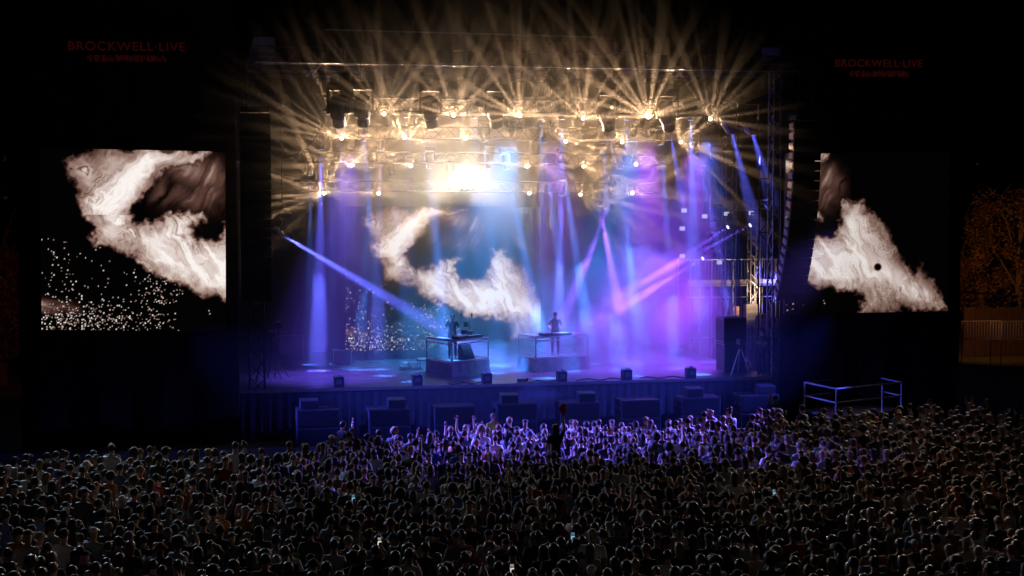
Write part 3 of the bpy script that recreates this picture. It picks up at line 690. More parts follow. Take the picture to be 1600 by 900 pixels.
# small green box and cables on the deck
p = atZ(816, 596, Z0)
t = thing('stage_box', 'small green cable box lying on the stage edge', 'cable box', tuple(p))
MB().box((-.18, -.06, 0), (.18, .08, .10)).build('case', mat('green_plastic', (.03, .35, .2), .4), t, bevel=.01)
MB().box((.14, -.07, .02), (.2, -.05, .12)).build('plug', black(), t)
for k, (xa, xb, yy) in enumerate(((700, 760, 600), (826, 880, 597), (900, 980, 594), (1000, 1080, 591))):
    pts = [atZ(xa + (xb - xa) * i / 9, yy - (xb - xa) * i / 9 * .025 + 1.6 * math.sin(i * 1.4 + k), Z0) + Vector((0, 0, .015)) for i in range(10)]
    tag(MB().path(pts, .018, 5).build('floor_cable', black()), 'black cable snaking along the stage edge, %s of four' % ['leftmost', 'second from the left', 'third from the left', 'rightmost'][k], 'cable', 'cables on the stage')

# right wing: monitor stack, tripod, steps, scaffold gallery
p = atZ(1147, 583, Z0)
t = thing('monitor_stack', 'tall stack of two side fill speakers at the right of the stage', 'speaker', tuple(p))
for k, (h0, h1, w_) in enumerate(((0, 1.1, .42), (1.11, 2.05, .44))):
    c = MB().box((-w_, -.1, h0 + .01), (w_, .8, h1)).build('cabinet', subm, t, bevel=.015)
    MB().box((-w_ + .05, -.118, h0 + .06), (w_ - .05, -.102, h1 - .05)).build('grille', grm, c)
    for z in (h0 + .05, h1 - .03): MB().tube((-w_ - .008, -.1, z), (-w_ - .008, .8, z), .012, 5).build('edge_trim', alu(), c)
p = atZ(1153, 585, Z0)
t = thing('camera_tripod', 'video camera on a tall tripod in front of the side fill speakers', 'camera', (p.x, p.y - .2, Z0))
for a in (R(80), R(200), R(320)): MB().tube((.42 * math.cos(a), .42 * math.sin(a), 0), (.04 * math.cos(a), .04 * math.sin(a), .95), .018, 6).build('tripod_leg', rail, t)
MB().tube((0, 0, .93), (0, 0, 1.12), .03, 8).build('head', black(), t)
MB().box((-.09, -.25, 1.12), (.09, .16, 1.32)).build('camera_body', black(), t, bevel=.012)
MB().lathe([(.05, 0), (.06, .12), (.055, .13)], 12, Matrix.Translation((0, .16, 1.22)) @ Matrix.Rotation(R(-90), 4, 'X')).build('lens', black(), t)
p = atZ(1176, 585, Z0)
t = thing('wing_steps', 'pale wooden steps at the far right edge of the stage', 'steps', (p.x, p.y + 1.0, Z0))
wood = mat('pale_plywood', (.34, .25, .17), .7, 0, .2, 8)
for k in range(4):
    MB().box((-.35, k * .28, .13 + .17 * k), (.35, k * .28 + .27, .17 + .17 * k)).build('tread', wood, t)
for sx in (-.37, .36): MB().add([(sx, 0, 0), (sx + .02, 0, 0), (sx + .02, 1.15, 0), (sx, 1.15, 0), (sx, 0, .12), (sx + .02, 0, .12), (sx + .02, 1.15, .66), (sx, 1.15, .66)], [(3, 2, 1, 0), (4, 5, 6, 7), (0, 1, 5, 4), (1, 2, 6, 5), (2, 3, 7, 6), (3, 0, 4, 7)]).build('side_board', wood, t)
# gallery
g0, g1 = atY(1078, 445, 10.5), atY(1212, 455, 10.5)
t = thing('scaffold_gallery', 'scaffold gallery with a barred railing behind the right of the stage', 'scaffold', (g0.x, 10.5, 0))
W = g1.x - g0.x; zg = g0.z
for i in range(5):
    x = W * i / 4
    for y in (0, 1.6): MB().tube((x, y, 0), (x, y, zg + 1.1), .035, 6).build('upright', galv(), t)
for z in (2.2, zg - .55, zg - .05, zg + 1.08): MB().tube((-.2, -.04, z), (W + .2, -.04, z), .03, 6).build('ledger', galv(), t)
MB().box((-.1, 0, zg - .02), (W + .1, 1.6, zg + .04)).build('walkway', mat('plywood_deck', (.28, .22, .16), .8), t)
MB().box((-.1, -.05, zg + .04), (W + .1, -.02, zg + .2)).build('toe_board', mat('pale_toe_board', (.42, .36, .28), .7), t)
nb = 26
for i in range(nb):
    x = W * (i + .5) / nb; MB().tube((x, -.02, zg + .2), (x, -.02, zg + 1.05), .012, 5).build('railing_bar', galv(), t)
for i in range(4):
    x = W * i / 4; MB().tube((x, -.02, 1.6), (x + W / 4, -.02, zg - .5), .022, 5).build('brace', galv(), t)
# leaning flight case on gallery foot, lamp panels in the wing
for (px, py, Y, w_, h, lab, mcol) in ((1150, 487, 9.0, .14, .22, 'small orange lit box fixed to the rear tower', (.8, .42, .12)), (1175, 492, 9.2, .25, .45, 'grey equipment rack standing under the gallery', (.3, .26, .23)), (1195, 505, 8.6, .18, .4, 'brown flight case on end under the gallery', (.24, .17, .12))):
    p = atY(px, py, Y)
    t = thing('equipment_rack', lab, 'equipment', (p.x, Y, p.z - h), group='equipment in the right wing')
    MB().box((-w_, 0, 0), (w_, .4, 2 * h)).build('case', mat('rack_' + lab[:5], mcol, .6), t, bevel=.01)
    for k in range(3): MB().box((-w_ * .8, -.012, 2 * h * (k + .15) / 3), (w_ * .8, -.002, 2 * h * (k + .8) / 3)).build('panel', mat('rack_panel_' + lab[:5], tuple(c * .6 for c in mcol), .5), t)
# right tower strobes: small pale panels
for k, (px, py, Y) in enumerate(((1069, 329, 7), (1101, 338, 7), (1135, 334, 7.2), (1174, 333, 6.6), (1066, 357, 7), (1066, 400, 7), (1124, 410, 7.2))):
    p = atY(px, py, Y)
    t = thing('strobe_panel', 'small pale strobe panel in the right wing, ' + ('upper row, ' + ['leftmost', 'second', 'third', 'rightmost'][k] if k < 4 else 'lower group, ' + ['topmost', 'beneath the topmost', 'nearest the tower'][k - 4]), 'stage lamp', tuple(p), group='strobe panels in the right wing')
    MB().box((-.13, 0, -.1), (.13, .08, .1)).build('case', housing, t); MB().box((-.11, -.012, -.08), (.11, -.002, .08)).build('lamp_face', emat('strobe_face', (.75, .78, 1.), .7), t)
    MB().tube((0, .04, .1), (0, .04, .6), .015, 5).build('bracket', darktruss(), t)
# left wing: stands and cases in the dark
for k, (px, py, Y, h) in enumerate(((408, 596, 1.0, 2.6), (425, 592, 1.4, 1.6), (436, 590, 1.9, 1.9))):
    p = atZ(px, py, Z0)
    t = thing('lighting_stand', 'thin dark stand in the left wing of the stage, %s of three' % ['tallest', 'shortest', 'rightmost'][k], 'stand', tuple(p), group='stands in the left wing')
    for a in (0, 2.1, 4.2): MB().tube((.35 * math.cos(a), .35 * math.sin(a), 0), (0, 0, .7), .015, 5).build('leg', darktruss(), t)
    MB().tube((0, 0, .6), (0, 0, h), .018, 6).build('pole', darktruss(), t)
    MB().box((-.12, -.1, h - .1), (.12, .1, h + .12)).build('control_box', black(), t, bevel=.01)
for k, (px, py, w_, h) in enumerate(((455, 560, .5, .9), (535, 570, .35, .55), (470, 545, .4, 1.3))):
    p = atZ(px, py, Z0)
    t = thing('flight_case', 'dark flight case at the left back of the stage, ' + ['lowest on the left', 'small one nearest the video wall', 'tall one behind'][k], 'flight case', tuple(p), group='flight cases')
    MB().box((-w_, 0, .08), (w_, .6, h)).build('case', black(), t, bevel=.015)
    for sx in (-w_, w_): MB().tube((sx, -.004, .08), (sx, -.004, h), .016, 5).build('corner_strip', alu(), t)
    for sx in (-w_ + .1, w_ - .1): MB().lathe([(.05, -.02), (.05, .02)], 10, Matrix.Translation((sx, .1, .05)) @ Matrix.Rotation(R(90), 4, 'Y')).build('castor', black(), t)
# lamp hanger for low left lamp
p = atY(441, 352, 1.5); t = thing('lamp_hanger', 'thin hanging pole with a clamp holding the low left side lamp', 'lamp hanger', tuple(p))
MB().tube((0, 0, 0), (0, 0, tl.z + .4 - p.z), .018, 6).build('pole', darktruss(), t); MB().box((-.12, -.06, .25), (.3, .06, .42)).build('clamp', black(), t, bevel=.01)

# viewing platform with rails on the right, in front of the wing
plm = mat('platform_tube', (.72, .73, .76), .45, .1, .1, 8)
zp = .62
Pp = [atZ(1257, 640, zp), atZ(1306, 652, zp), atZ(1408, 640, zp), atZ(1356, 628, zp)]
o0 = Vector((Pp[0].x, Pp[0].y, 0))
t = thing('viewing_platform', 'raised viewing platform with pale tube railings right of the stage', 'platform', tuple(o0))
Q = [v - o0 for v in Pp]
MB().add([(v.x, v.y, zp - .08) for v in Q] + [(v.x, v.y, zp) for v in Q], [(3, 2, 1, 0), (4, 5, 6, 7), (0, 1, 5, 4), (1, 2, 6, 5), (2, 3, 7, 6), (3, 0, 4, 7)]).build('deck', wood, t)
for v in Q: MB().tube((v.x, v.y, 0), (v.x, v.y, zp + 1.0), .035, 8).build('post', plm, t)
m2 = Q[1].lerp(Q[2], .7); MB().tube((m2.x, m2.y, 0), (m2.x, m2.y, zp + 1.0), .035, 8).build('post', plm, t)
for (s, q) in ((Q[0], Q[1]), (Q[1], m2), (m2, Q[2]), (Q[3], Q[0]), (Q[2], Q[3])):
    for z in (.5, .98): MB().tube((s.x, s.y, zp + z), (q.x, q.y, zp + z), .03, 8).build('rail', plm, t)

# crowd barrier along the pit
def front_y(x):                              # line of the front row
    return np.interp(x, [fp[0] for fp in FRONT], [fp[1] for fp in FRONT])
FRONT = sorted([tuple(atZ(px, py, 1.70)[:2]) for px, py in ((-60, 706), (150, 698), (330, 696), (450, 690), (530, 674), (700, 664), (850, 655), (1000, 650), (1200, 640), (1300, 636), (1480, 628), (1660, 628))])
bx0, bx1 = FRONT[3][0], FRONT[8][0]
nbar = int((bx1 - bx0) / 1.2); pr = None
for i in range(nbar):
    x = bx0 + (bx1 - bx0) * i / nbar; y = front_y(x + .6) + .5
    if pr is None:
        pr = thing('crowd_barrier', '', 'barrier', (0, 0, 0))
        for sx in (-.57, .57): MB().tube((sx, 0, 0), (sx, 0, 1.05), .025, 6).build('post', galv(), pr)
        MB().tube((-.57, 0, 1.06), (.57, 0, 1.06), .03, 8).build('top_rail', galv(), pr)
        MB().box((-.55, -.01, .3), (.55, .01, .95)).build('panel', mat('barrier_plate', (.3, .3, .31), .5, .6), pr)
        MB().box((-.57, -.02, 0), (.57, .7, .03)).build('tread_plate', mat('barrier_tread', (.3, .3, .31), .5, .6), pr); b_ = pr
    else: b_ = copy_tree(pr)
    b_.location = (x + .6, y, 0); b_['label'] = 'steel crowd barrier section in front of the pit, %s' % nth(i) if i < 14 else 'steel crowd barrier section at the right end of the pit'; b_['group'] = 'crowd barrier sections'

# far right: fence, hoarding and orange lit trees; far left: red lit bush
def tree(label, base, h, crown_c, crown_r, nleaf, seed, name='tree'):
    rnd = random.Random(seed)
    t = thing(name, label, 'tree', base, group='trees beyond the wings')
    tr_ = MB(); tr_.tube((0, 0, 0), (.1, 0, h * .5), .28, 8, .17); tips = []
    for k in range(9):
        a = k * 2.4 + rnd.random(); z = h * (.3 + .05 * k); e = Vector((math.cos(a) * crown_r[0] * .6, math.sin(a) * crown_r[1] * .6, z + h * .25)); tr_.tube((.1 * z / h, 0, z), e, .09, 5, .03); tips.append(e)
        for j in range(2): f = e + Vector((rnd.uniform(-1, 1), rnd.uniform(-1, 1), rnd.uniform(.2, 1.2))); tr_.tube(e, f, .035, 4, .012); tips.append(f)
    tr_.tube((.1, 0, h * .5), (.15, 0, h * .85), .17, 7, .05); tr_.build('trunk', mat('bark', (.09, .065, .045), .9, 0, .3, 8, .5), t)
    v = []; f = []
    cl = []
    for k in range(34):
        while True:
            q = Vector((rnd.uniform(-1, 1), rnd.uniform(-1, 1), rnd.uniform(-1, 1)))
            if .25 < q.length < 1: break
        cl.append((Vector((q.x * crown_r[0], q.y * crown_r[1], q.z * crown_r[2] + crown_c)), rnd.uniform(.45, 1.0)))
    for k in range(nleaf):
        c, r = cl[rnd.randrange(len(cl))]
        while True:
            q = Vector((rnd.uniform(-1, 1), rnd.uniform(-1, 1), rnd.uniform(-1, 1)))
            if q.length < 1: break
        p = c + q * r; s = rnd.uniform(.07, .14); a = Vector((rnd.uniform(-1, 1), rnd.uniform(-1, 1), rnd.uniform(-1, 1))).normalized(); b = a.orthogonal().normalized(); n = len(v)
        v += [p - a * s, p + b * s * .5, p + a * s, p - b * s * .5]; f.append((n, n + 1, n + 2, n + 3))
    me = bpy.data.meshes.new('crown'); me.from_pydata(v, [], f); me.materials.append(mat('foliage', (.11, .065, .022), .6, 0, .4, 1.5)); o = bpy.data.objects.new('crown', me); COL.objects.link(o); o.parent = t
    return t
def gp(px, Y): p = atZ(px, 500, 0); q = atY(px, 450, Y); return (q.x, Y, 0)
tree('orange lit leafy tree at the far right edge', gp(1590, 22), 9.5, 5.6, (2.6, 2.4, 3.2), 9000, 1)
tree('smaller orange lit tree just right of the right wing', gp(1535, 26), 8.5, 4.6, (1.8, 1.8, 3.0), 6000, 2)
tree('dark bushy tree behind the left wing at the picture edge', gp(0, 18), 7.5, 4.2, (1.5, 1.8, 2.6), 5000, 3)
p0, p1 = atY(1508, 505, 20), atY(1620, 505, 20)
t = thing('site_fence', 'brown board fence under the trees at the far right', 'fence', (p0.x, 20, 0))
fm = mat('fence_board', (.03, .015, .011), .85, 0, .3, 5, .3)
for i in range(14):
    w_ = (p1.x - p0.x) / 14; MB().box((i * w_ + .012, (i % 2) * .02, 0.02), ((i + 1) * w_ - .012, .03 + (i % 2) * .02, 2.55 + .04 * math.sin(i * 2.1))).build('board', fm, t)
for i in range(3): MB().box((i * 2.6, .06, 0), (i * 2.6 + .1, .16, 2.6)).build('post', fm, t)
for k, (px, Y) in enumerate(((1535, 15.5), (1580, 15.0))):
    q = gp(px, Y); t = thing('crowd_fence', 'pale steel pedestrian barrier under the trees, ' + ('left one' if k == 0 else 'right one'), 'barrier', (q[0], Y, 1.2), group='pedestrian barriers far right')
    for z in (.15, 1.05): MB().tube((-1.05, 0, z), (1.05, 0, z), .022, 6).build('rail', galv(), t)
    for x in (-1.05, 1.05): MB().tube((x, 0, -1.2), (x, 0, 1.05), .022, 6).build('end_post', galv(), t)
    for i in range(13): MB().tube((-.9 + i * .15, 0, .15), (-.9 + i * .15, 0, 1.05), .009, 5).build('bar', galv(), t)
# working lamps behind the wings that light the trees
def yard_lamp(label, pos, tgt, e, col):
    t = thing('yard_lamp', label, 'lamp', (pos[0], pos[1], 0), group='yard lamps behind the wings')
    MB().tube((0, 0, 0), (0, 0, pos[2]), .05, 8, .035).build('pole', galv(), t)
    MB().box((-.14, -.1, pos[2]), (.14, .1, pos[2] + .16)).build('lamp_head', housing, t, bevel=.01)
    d = (Vector(tgt) - Vector(pos)).normalized()
    MB().box((-.1, -.112, pos[2] + .03), (.1, -.102, pos[2] + .13)).build('lamp_glass', emat('sodium_glass', (1, .5, .15), 3), t)
    spot(Vector(pos) + Vector((0, 0, .05)) + d * .3, tgt, col, e, 95, .6, .08)
q = gp(1480, 13); yard_lamp('orange yard lamp hidden behind the right wing', (q[0], 13, 5.2), gp(1580, 21)[:2] + (4.6,), 1700, (1, .36, .08))
q = gp(90, 10); yard_lamp('red yard lamp hidden behind the left wing', (q[0], 10, 4.5), gp(2, 17)[:2] + (3.6,), 120, (1, .22, .06))
# lattice frame low at left, caught by a little light
t = thing('ground_support', 'low dark truss frame standing at the far left before the wing', 'truss frame', (*atZ(130, 690, 0)[:2], 0))
b0 = Vector(t.location); truss(t, atY(45, 690, b0.y) - b0, atY(75, 630, b0.y) - b0, .3, galv(), 8, .015); truss(t, atY(135, 690, b0.y) - b0, atY(142, 630, b0.y) - b0, .3, galv(), 8, .015); MB().tube(atY(40, 653, b0.y) - b0, atY(200, 652, b0.y) - b0, .03, 6).build('cross_tube', galv(), t)

p = atY(1204, 470, 7.6); t = thing('work_lamp', 'small warm work lamp clamped to the scaffold at the right wing', 'lamp', tuple(p))
MB().lathe([(.03, -.1), (.07, -.05), (.09, .03), (.085, .035)], 12, Matrix.Rotation(R(-80), 4, 'X')).build('shade', housing, t)
MB().tube((0, 0, -.05), (0, -.02, Z0 - p.z), .02, 6).build('stand', darktruss(), t)
MB().lathe([(.05, .02), (.02, .05)], 10, Matrix.Rotation(R(-80), 4, 'X')).build('bulb', emat('warm_bulb', (1, .72, .4), 6), t)
spot(p + Vector((0, .12, .02)), atY(1140, 425, 10.5), (1, .68, .40), 260, 120, .8, .05)
# ================================================================== PEOPLE
def skin_mesh(nodes, edges, root, sub, name):
    """nodes: {key: (pos, rx, ry)} -> continuous body surface"""
    me = bpy.data.meshes.new(name); bm = bmesh.new(); ly = bm.verts.layers.skin.verify(); V = {}
    for k, (p, rx, ry) in nodes.items():
        v = bm.verts.new(p); v[ly].radius = (rx, ry); v[ly].use_root = (k == root); V[k] = v
    for a, b in edges: bm.edges.new((V[a], V[b]))
    bm.to_mesh(me); bm.free()
    o = bpy.data.objects.new('tmp', me); COL.objects.link(o)
    o.modifiers.new('s', 'SKIN').use_smooth_shade = True
    m = o.modifiers.new('d', 'SUBSURF'); m.levels = sub; m.render_levels = sub
    dg = bpy.context.evaluated_depsgraph_get(); dg.update()
    out = bpy.data.meshes.new_from_object(o.evaluated_get(dg)); bpy.data.objects.remove(o); bpy.data.meshes.remove(me)
    return out
def body_nodes(pose, wide=1., seed=0):
    r = random.Random(seed)
    N = {'pelvis': ((0, 0, .96), .155 * wide, .115), 'spine': ((0, -.01, 1.14), .135 * wide, .10), 'chest': ((0, -.01, 1.33), .165 * wide, .115), 'nb': ((0, -.01, 1.46), .085, .07),
         'neck': ((0, .005, 1.525), .056, .058), 'jaw': ((0, .03, 1.585), .066, .078), 'head': ((0, .02, 1.665), .080, .098), 'crown': ((0, .005, 1.735), .058, .072)}
    E = [('pelvis', 'spine'), ('spine', 'chest'), ('chest', 'nb'), ('nb', 'neck'), ('neck', 'jaw'), ('jaw', 'head'), ('head', 'crown')]
    for s, n in ((-1, 'l'), (1, 'r')):
        lean = .02 * s
        N['hip' + n] = ((s * .095, 0, .88), .10 * wide, .10); N['knee' + n] = ((s * .11, .03, .49), .062, .066); N['ank' + n] = ((s * .115, -.02, .10), .042, .045); N['toe' + n] = ((s * .125, .14, .045), .042, .035)
        E += [('pelvis', 'hip' + n), ('hip' + n, 'knee' + n), ('knee' + n, 'ank' + n), ('ank' + n, 'toe' + n)]
        N['sh' + n] = ((s * .175 * wide, -.01, 1.415), .072, .068)
        up = (pose == 'one' and s > 0) or pose == 'both' or (pose == 'phone' and s > 0)
        if up and pose != 'phone': el, wr, hd = (s * .27, .05, 1.62), (s * .25, .10, 1.88), (s * .245, .115, 1.96)
        elif up: el, wr, hd = (s * .24, .18, 1.48), (s * .13, .28, 1.68), (s * .12, .29, 1.755)
        elif pose == 'bent': el, wr, hd = (s * .25, .02, 1.15), (s * .14, .24, 1.20), (s * .11, .30, 1.23)
        elif pose == 'desk': el, wr, hd = (s * .27, .05, 1.17), (s * .20, .30, 1.10), (s * .19, .37, 1.09)
        else: el, wr, hd = (s * .25, -.03, 1.15), (s * .255, .06, .93), (s * .25, .08, .85)
        N['el' + n] = (el, .050, .048); N['wr' + n] = (wr, .034, .030); N['hd' + n] = (hd, .040, .022)
        E += [('chest', 'sh' + n), ('sh' + n, 'el' + n), ('el' + n, 'wr' + n), ('wr' + n, 'hd' + n)]
    if pose == 'desk':
        for k in ('chest', 'nb', 'neck', 'jaw', 'head', 'crown', 'shl', 'shr'):
            p, a, b = N[k]; N[k] = ((p[0], p[1] + .05 + (p[2] - 1.33) * .35, p[2] - .02 - max(0, p[2] - 1.5) * .1), a, b)
    return N, E
ZONE = {'neck': 0, 'jaw': 0, 'head': 0, 'crown': 0, 'pelvis': 2, 'hip': 2, 'knee': 2, 'ank': 3, 'toe': 3}
def zone(a, b, f):
    kb = b[:-1] if b[-1] in 'lr' and b[:-1] in ('hip', 'knee', 'ank', 'toe', 'sh', 'el', 'wr', 'hd') else b
    if kb in ('neck',): return 0 if f > .25 else 1
    if kb in ('jaw', 'head', 'crown', 'hd', 'wr'): return 0
    if kb == 'el': return 1 if f < .62 else 0
    if kb in ('spine', 'chest', 'nb', 'sh'): return 1
    if kb in ('hip', 'knee'): return 2
    return 2 if kb == 'ank' and f < .85 else 3
def finger_hand(base, dirv, side, s=1.):
    """palm ends at `base`; five unequal bent fingers"""
    mb = MB(); d = Vector(dirv).normalized(); a = d.cross(Vector((0, 1, 0)));
    if a.length < .1: a = Vector((1, 0, 0))
    a.normalize(); n = a.cross(d)
    base = Vector(base)
    for k, (off, L) in enumerate(((-.030, .062), (-.010, .076), (.010, .080), (.030, .070))):
        p0 = base + a * off; p1 = p0 + (d + a * off * 4).normalized() * L * .55; p2 = p1 + (d + n * .35).normalized() * L * .5
        mb.tube(p0, p1, .0098, 5, .0088); mb.tube(p1, p2, .0088, 5, .006)
    p0 = base - d * .055 + a * .036 * side; p1 = p0 + (a * side + d * .6).normalized() * .04; mb.tube(p0, p1, .011, 5, .010); mb.tube(p1, p1 + (d + a * side * .3).normalized() * .032, .010, 5, .007)
    return mb
def body_mesh(pose, wide, sub, name, fingers=True):
    N, E = body_nodes(pose, wide)
    me = skin_mesh(N, E, 'pelvis', sub, name)
    bm = bmesh.new(); bm.from_mesh(me)
    hc = Vector(N['head'][0])
    segs = [(a, b, Vector(N[a][0]), Vector(N[b][0])) for a, b in E]
    if sub >= 2:                              # nose, eye hollows, ears and chin shaped out of the head
        for v in bm.verts:
            q = v.co - hc
            if abs(q.z) < .12 and v.co.z > hc.z - .11:
                if q.y > .05:
                    v.co.y += .016 * math.exp(-((q.x / .014) ** 2 + ((q.z + .012) / .026) ** 2)) - .007 * (math.exp(-(((abs(q.x) - .03) / .014) ** 2 + ((q.z - .012) / .012) ** 2)))
                if abs(q.x) > .06: v.co.x += math.copysign(.012 * math.exp(-((q.y + .005) / .018) ** 2 - ((q.z + .005) / .03) ** 2), q.x)
    for f in bm.faces:
        c = f.calc_center_median(); best = None
        for a, b, A, B in segs:
            t = max(0, min(1, (c - A).dot(B - A) / (B - A).length_squared)); d = (c - A.lerp(B, t)).length
            if best is None or d < best[0]: best = (d, a, b, t)
        f.material_index = zone(best[1], best[2], best[3]); f.smooth = True
    if fingers:
        for s, n in ((-1, 'l'), (1, 'r')):
            h, wv = Vector(N['hd' + n][0]), Vector(N['wr' + n][0])
            mb = finger_hand(h + (h - wv).normalized() * .02, h - wv, -s)
            vs_ = [bm.verts.new(p) for p in mb.v]
            for q in mb.f:
                f = bm.faces.new([vs_[i] for i in q]); f.material_index = 0
    bm.to_mesh(me); bm.free()
    for k in range(4): me.materials.append(None)
    return me
HC = Vector((0, .018, 1.668))
def hair_mesh(style, detail=3, seed=0):
    bm = bmesh.new(); bmesh.ops.create_icosphere(bm, subdivisions=detail, radius=1.)
    am = {'short': .05, 'long': .05, 'curly': .13, 'bun': .04, 'cap': .0, 'bucket': .0}[style]
    rad = {'short': (.090, .108, .104), 'long': (.098, .116, .108), 'curly': (.128, .138, .130), 'bun': (.090, .108, .103), 'cap': (.094, .112, .098), 'bucket': (.098, .114, .10)}[style]
    for v in bm.verts:
        d = v.co.copy(); n = 1 + am * (mnoise.noise(d * 3.3 + Vector((seed, 0, 0))) + .7 * mnoise.noise(d * 8 + Vector((0, seed, 0))))
        p = Vector((d.x * rad[0], d.y * rad[1], d.z * rad[2])) * n
        if style in ('short', 'bun', 'cap', 'bucket', 'curly'):
            low = -.02 if d.y > .2 else -.075
            if style in ('cap', 'bucket'): low = .02
            if style == 'curly': low = -.03 if d.y > .3 else -.12
            if p.z < low: p.z = low + (p.z - low) * .12; p.x *= .9; p.y *= .9
        if style == 'long':
            if d.z < .1:
                f = (.1 - d.z) / 1.1; back = max(0, .55 - d.y) / 1.55
                p.z -= f * .34 * back; p.x *= 1 + .35 * f * back; p.y -= .03 * f * back
                if d.y > .35: p.z = max(p.z, .0); p.y *= .93
        v.co = p + HC
    r = random.Random(seed)
    if style in ('short', 'long', 'curly', 'bun'):           # loose strands break the outline
        base = [v.co.copy() for v in bm.verts]
        for k in range({'short': 60, 'long': 80, 'curly': 150, 'bun': 40}[style]):
            p = r.choice(base); d = (p - HC).normalized()
            if style == 'long' and r.random() < .6: d = (d * .5 + Vector((0, 0, -1))).normalized()
            if d.y > .5 and d.z < .2: continue
            L = r.uniform(.012, .032) * (1.3 if style == 'curly' else 1.); a = d.orthogonal().normalized(); a.rotate(Matrix.Rotation(r.random() * 6, 3, d)); b = d.cross(a)
            w_ = .006
            vs_ = [bm.verts.new(p - d * .006 + a * w_), bm.verts.new(p - d * .006 - a * w_), bm.verts.new(p + d * L + b * r.uniform(-.015, .015))]; bm.faces.new(vs_)
    if style == 'bun':
        g = bmesh.ops.create_icosphere(bm, subdivisions=2, radius=.05)
        for v in g['verts']: v.co = v.co * (1 + .15 * mnoise.noise(v.co * 40)) + HC + Vector((0, -.07, .10))
    if style == 'cap':
        vs_ = []
        for k in range(9):
            a = math.pi * (.12 + .76 * k / 8); vs_.append((bm.verts.new(HC + Vector((math.cos(a) * .088, .02 + math.sin(a) * .075, .022))), bm.verts.new(HC + Vector((math.cos(a) * .088, .035 + math.sin(a) * .155, .012)))))
        for (a, b), (c, d) in zip(vs_, vs_[1:]): bm.faces.new((a, c, d, b))
    if style == 'bucket':
        vs_ = []
        for k in range(20):
            a = 2 * math.pi * k / 20; vs_.append((bm.verts.new(HC + Vector((math.cos(a) * .096, math.sin(a) * .112, .03))), bm.verts.new(HC + Vector((math.cos(a) * .145, math.sin(a) * .16, -.015)))))
        for i in range(20): (a, b), (c, d) = vs_[i], vs_[(i + 1) % 20]; bm.faces.new((a, c, d, b))
    for f in bm.faces: f.smooth = True
    me = bpy.data.meshes.new('hair'); bm.to_mesh(me); bm.free(); me.materials.append(None); return me

SKIN = [mat('skin_fair', (.52, .34, .26), .5, 0, .08), mat('skin_tan', (.36, .22, .15), .5, 0, .08), mat('skin_brown', (.18, .10, .065), .5, 0, .08), mat('skin_rosy', (.55, .33, .27), .5, 0, .08)]
HAIRC = {'black': (.012, .010, .010), 'dark brown': (.035, .022, .015), 'brown': (.075, .042, .024), 'fair': (.26, .18, .10), 'ginger': (.20, .07, .025), 'grey': (.24, .23, .22)}
HAIRM = {k: mat('hair_' + k.replace(' ', '_'), v, .45, 0, .3, 40) for k, v in HAIRC.items()}
HATC = {'black': (.015, .015, .017), 'white': (.7, .69, .66), 'navy': (.02, .03, .09), 'red': (.35, .03, .025), 'beige': (.42, .34, .23)}
HATM = {k: mat('hat_' + k, v, .85, 0, .1, 20, .2) for k, v in HATC.items()}
TOPC = {'black': (.015, .015, .016), 'charcoal': (.05, .05, .052), 'grey': (.2, .2, .2), 'white': (.72, .71, .69), 'navy': (.02, .028, .08), 'blue': (.06, .14, .36), 'pale blue': (.32, .44, .56), 'red': (.36, .035, .03), 'green': (.05, .14, .07), 'brown': (.14, .085, .05), 'pink': (.55, .26, .3), 'cream': (.6, .52, .4), 'orange': (.5, .17, .03)}
TOPM = {k: mat('top_' + k.replace(' ', '_'), v, .85, 0, .12, 14, .25) for k, v in TOPC.items()}
TRO = [mat('trousers_black', (.016, .016, .018), .85, 0, .2, 14, .2), mat('trousers_denim', (.05, .075, .13), .85, 0, .2, 14, .2), mat('trousers_khaki', (.16, .13, .08), .85, 0, .2, 14, .2)]
SHOE = mat('shoes_dark', (.03, .03, .03), .6)
STY = ['short', 'long', 'curly', 'bun', 'cap', 'bucket']
POSES = ['down', 'bent', 'one', 'both', 'phone', 'desk']
BODY = {(p, wi): body_mesh(p, 1. if wi == 0 else 1.14, 2, 'person_body') for p in POSES for wi in (0, 1)}
HAIR = {(s, k): hair_mesh(s, 3, k * 7.7 + 1) for s in STY for k in range(3 if s in ('short', 'long') else 1)}
def person(loc, face, h, pose, wi, style, hk, haircol, top, sk, tr, label, group=None, lean=0., tint=None):
    """face: heading angle, 0 looks along +Y (to the stage)"""
    o = bpy.data.objects.new('person', BODY[(pose, wi)]); COL.objects.link(o); o.location = loc; o.rotation_euler = (lean, 0, face); o.scale = (h / 1.80,) * 3
    ms = [SKIN[sk], tint or TOPM[top], TRO[tr], SHOE]
    for i in range(4): o.material_slots[i].link = 'OBJECT'; o.material_slots[i].material = ms[i]
    c = bpy.data.objects.new('hair' if style not in ('cap', 'bucket') else 'cap' if style == 'cap' else 'bucket_hat', HAIR[(style, hk if style in ('short', 'long') else 0)]); COL.objects.link(c); c.parent = o
    c.material_slots[0].link = 'OBJECT'; c.material_slots[0].material = HATM[haircol] if style in ('cap', 'bucket') else HAIRM[haircol]
    if pose == 'desk': c.location = (0, .15, -.04)
    tag(o, label, 'person', group); return o
def pick(r, d): ks = [k for k, _ in d]; return r.choices(ks, [w_ for _, w_ in d])[0]
TOPW = [('black', 30), ('charcoal', 16), ('grey', 9), ('white', 12), ('navy', 9), ('blue', 5), ('pale blue', 4), ('red', 3), ('green', 4), ('brown', 5), ('pink', 2), ('cream', 3), ('orange', 1.5)]
HAIRW = [('black', 26), ('dark brown', 36), ('brown', 20), ('fair', 12), ('ginger', 3), ('grey', 3)]
STW = [('short', 44), ('long', 27), ('curly', 10), ('bun', 7), ('cap', 9), ('bucket', 3)]
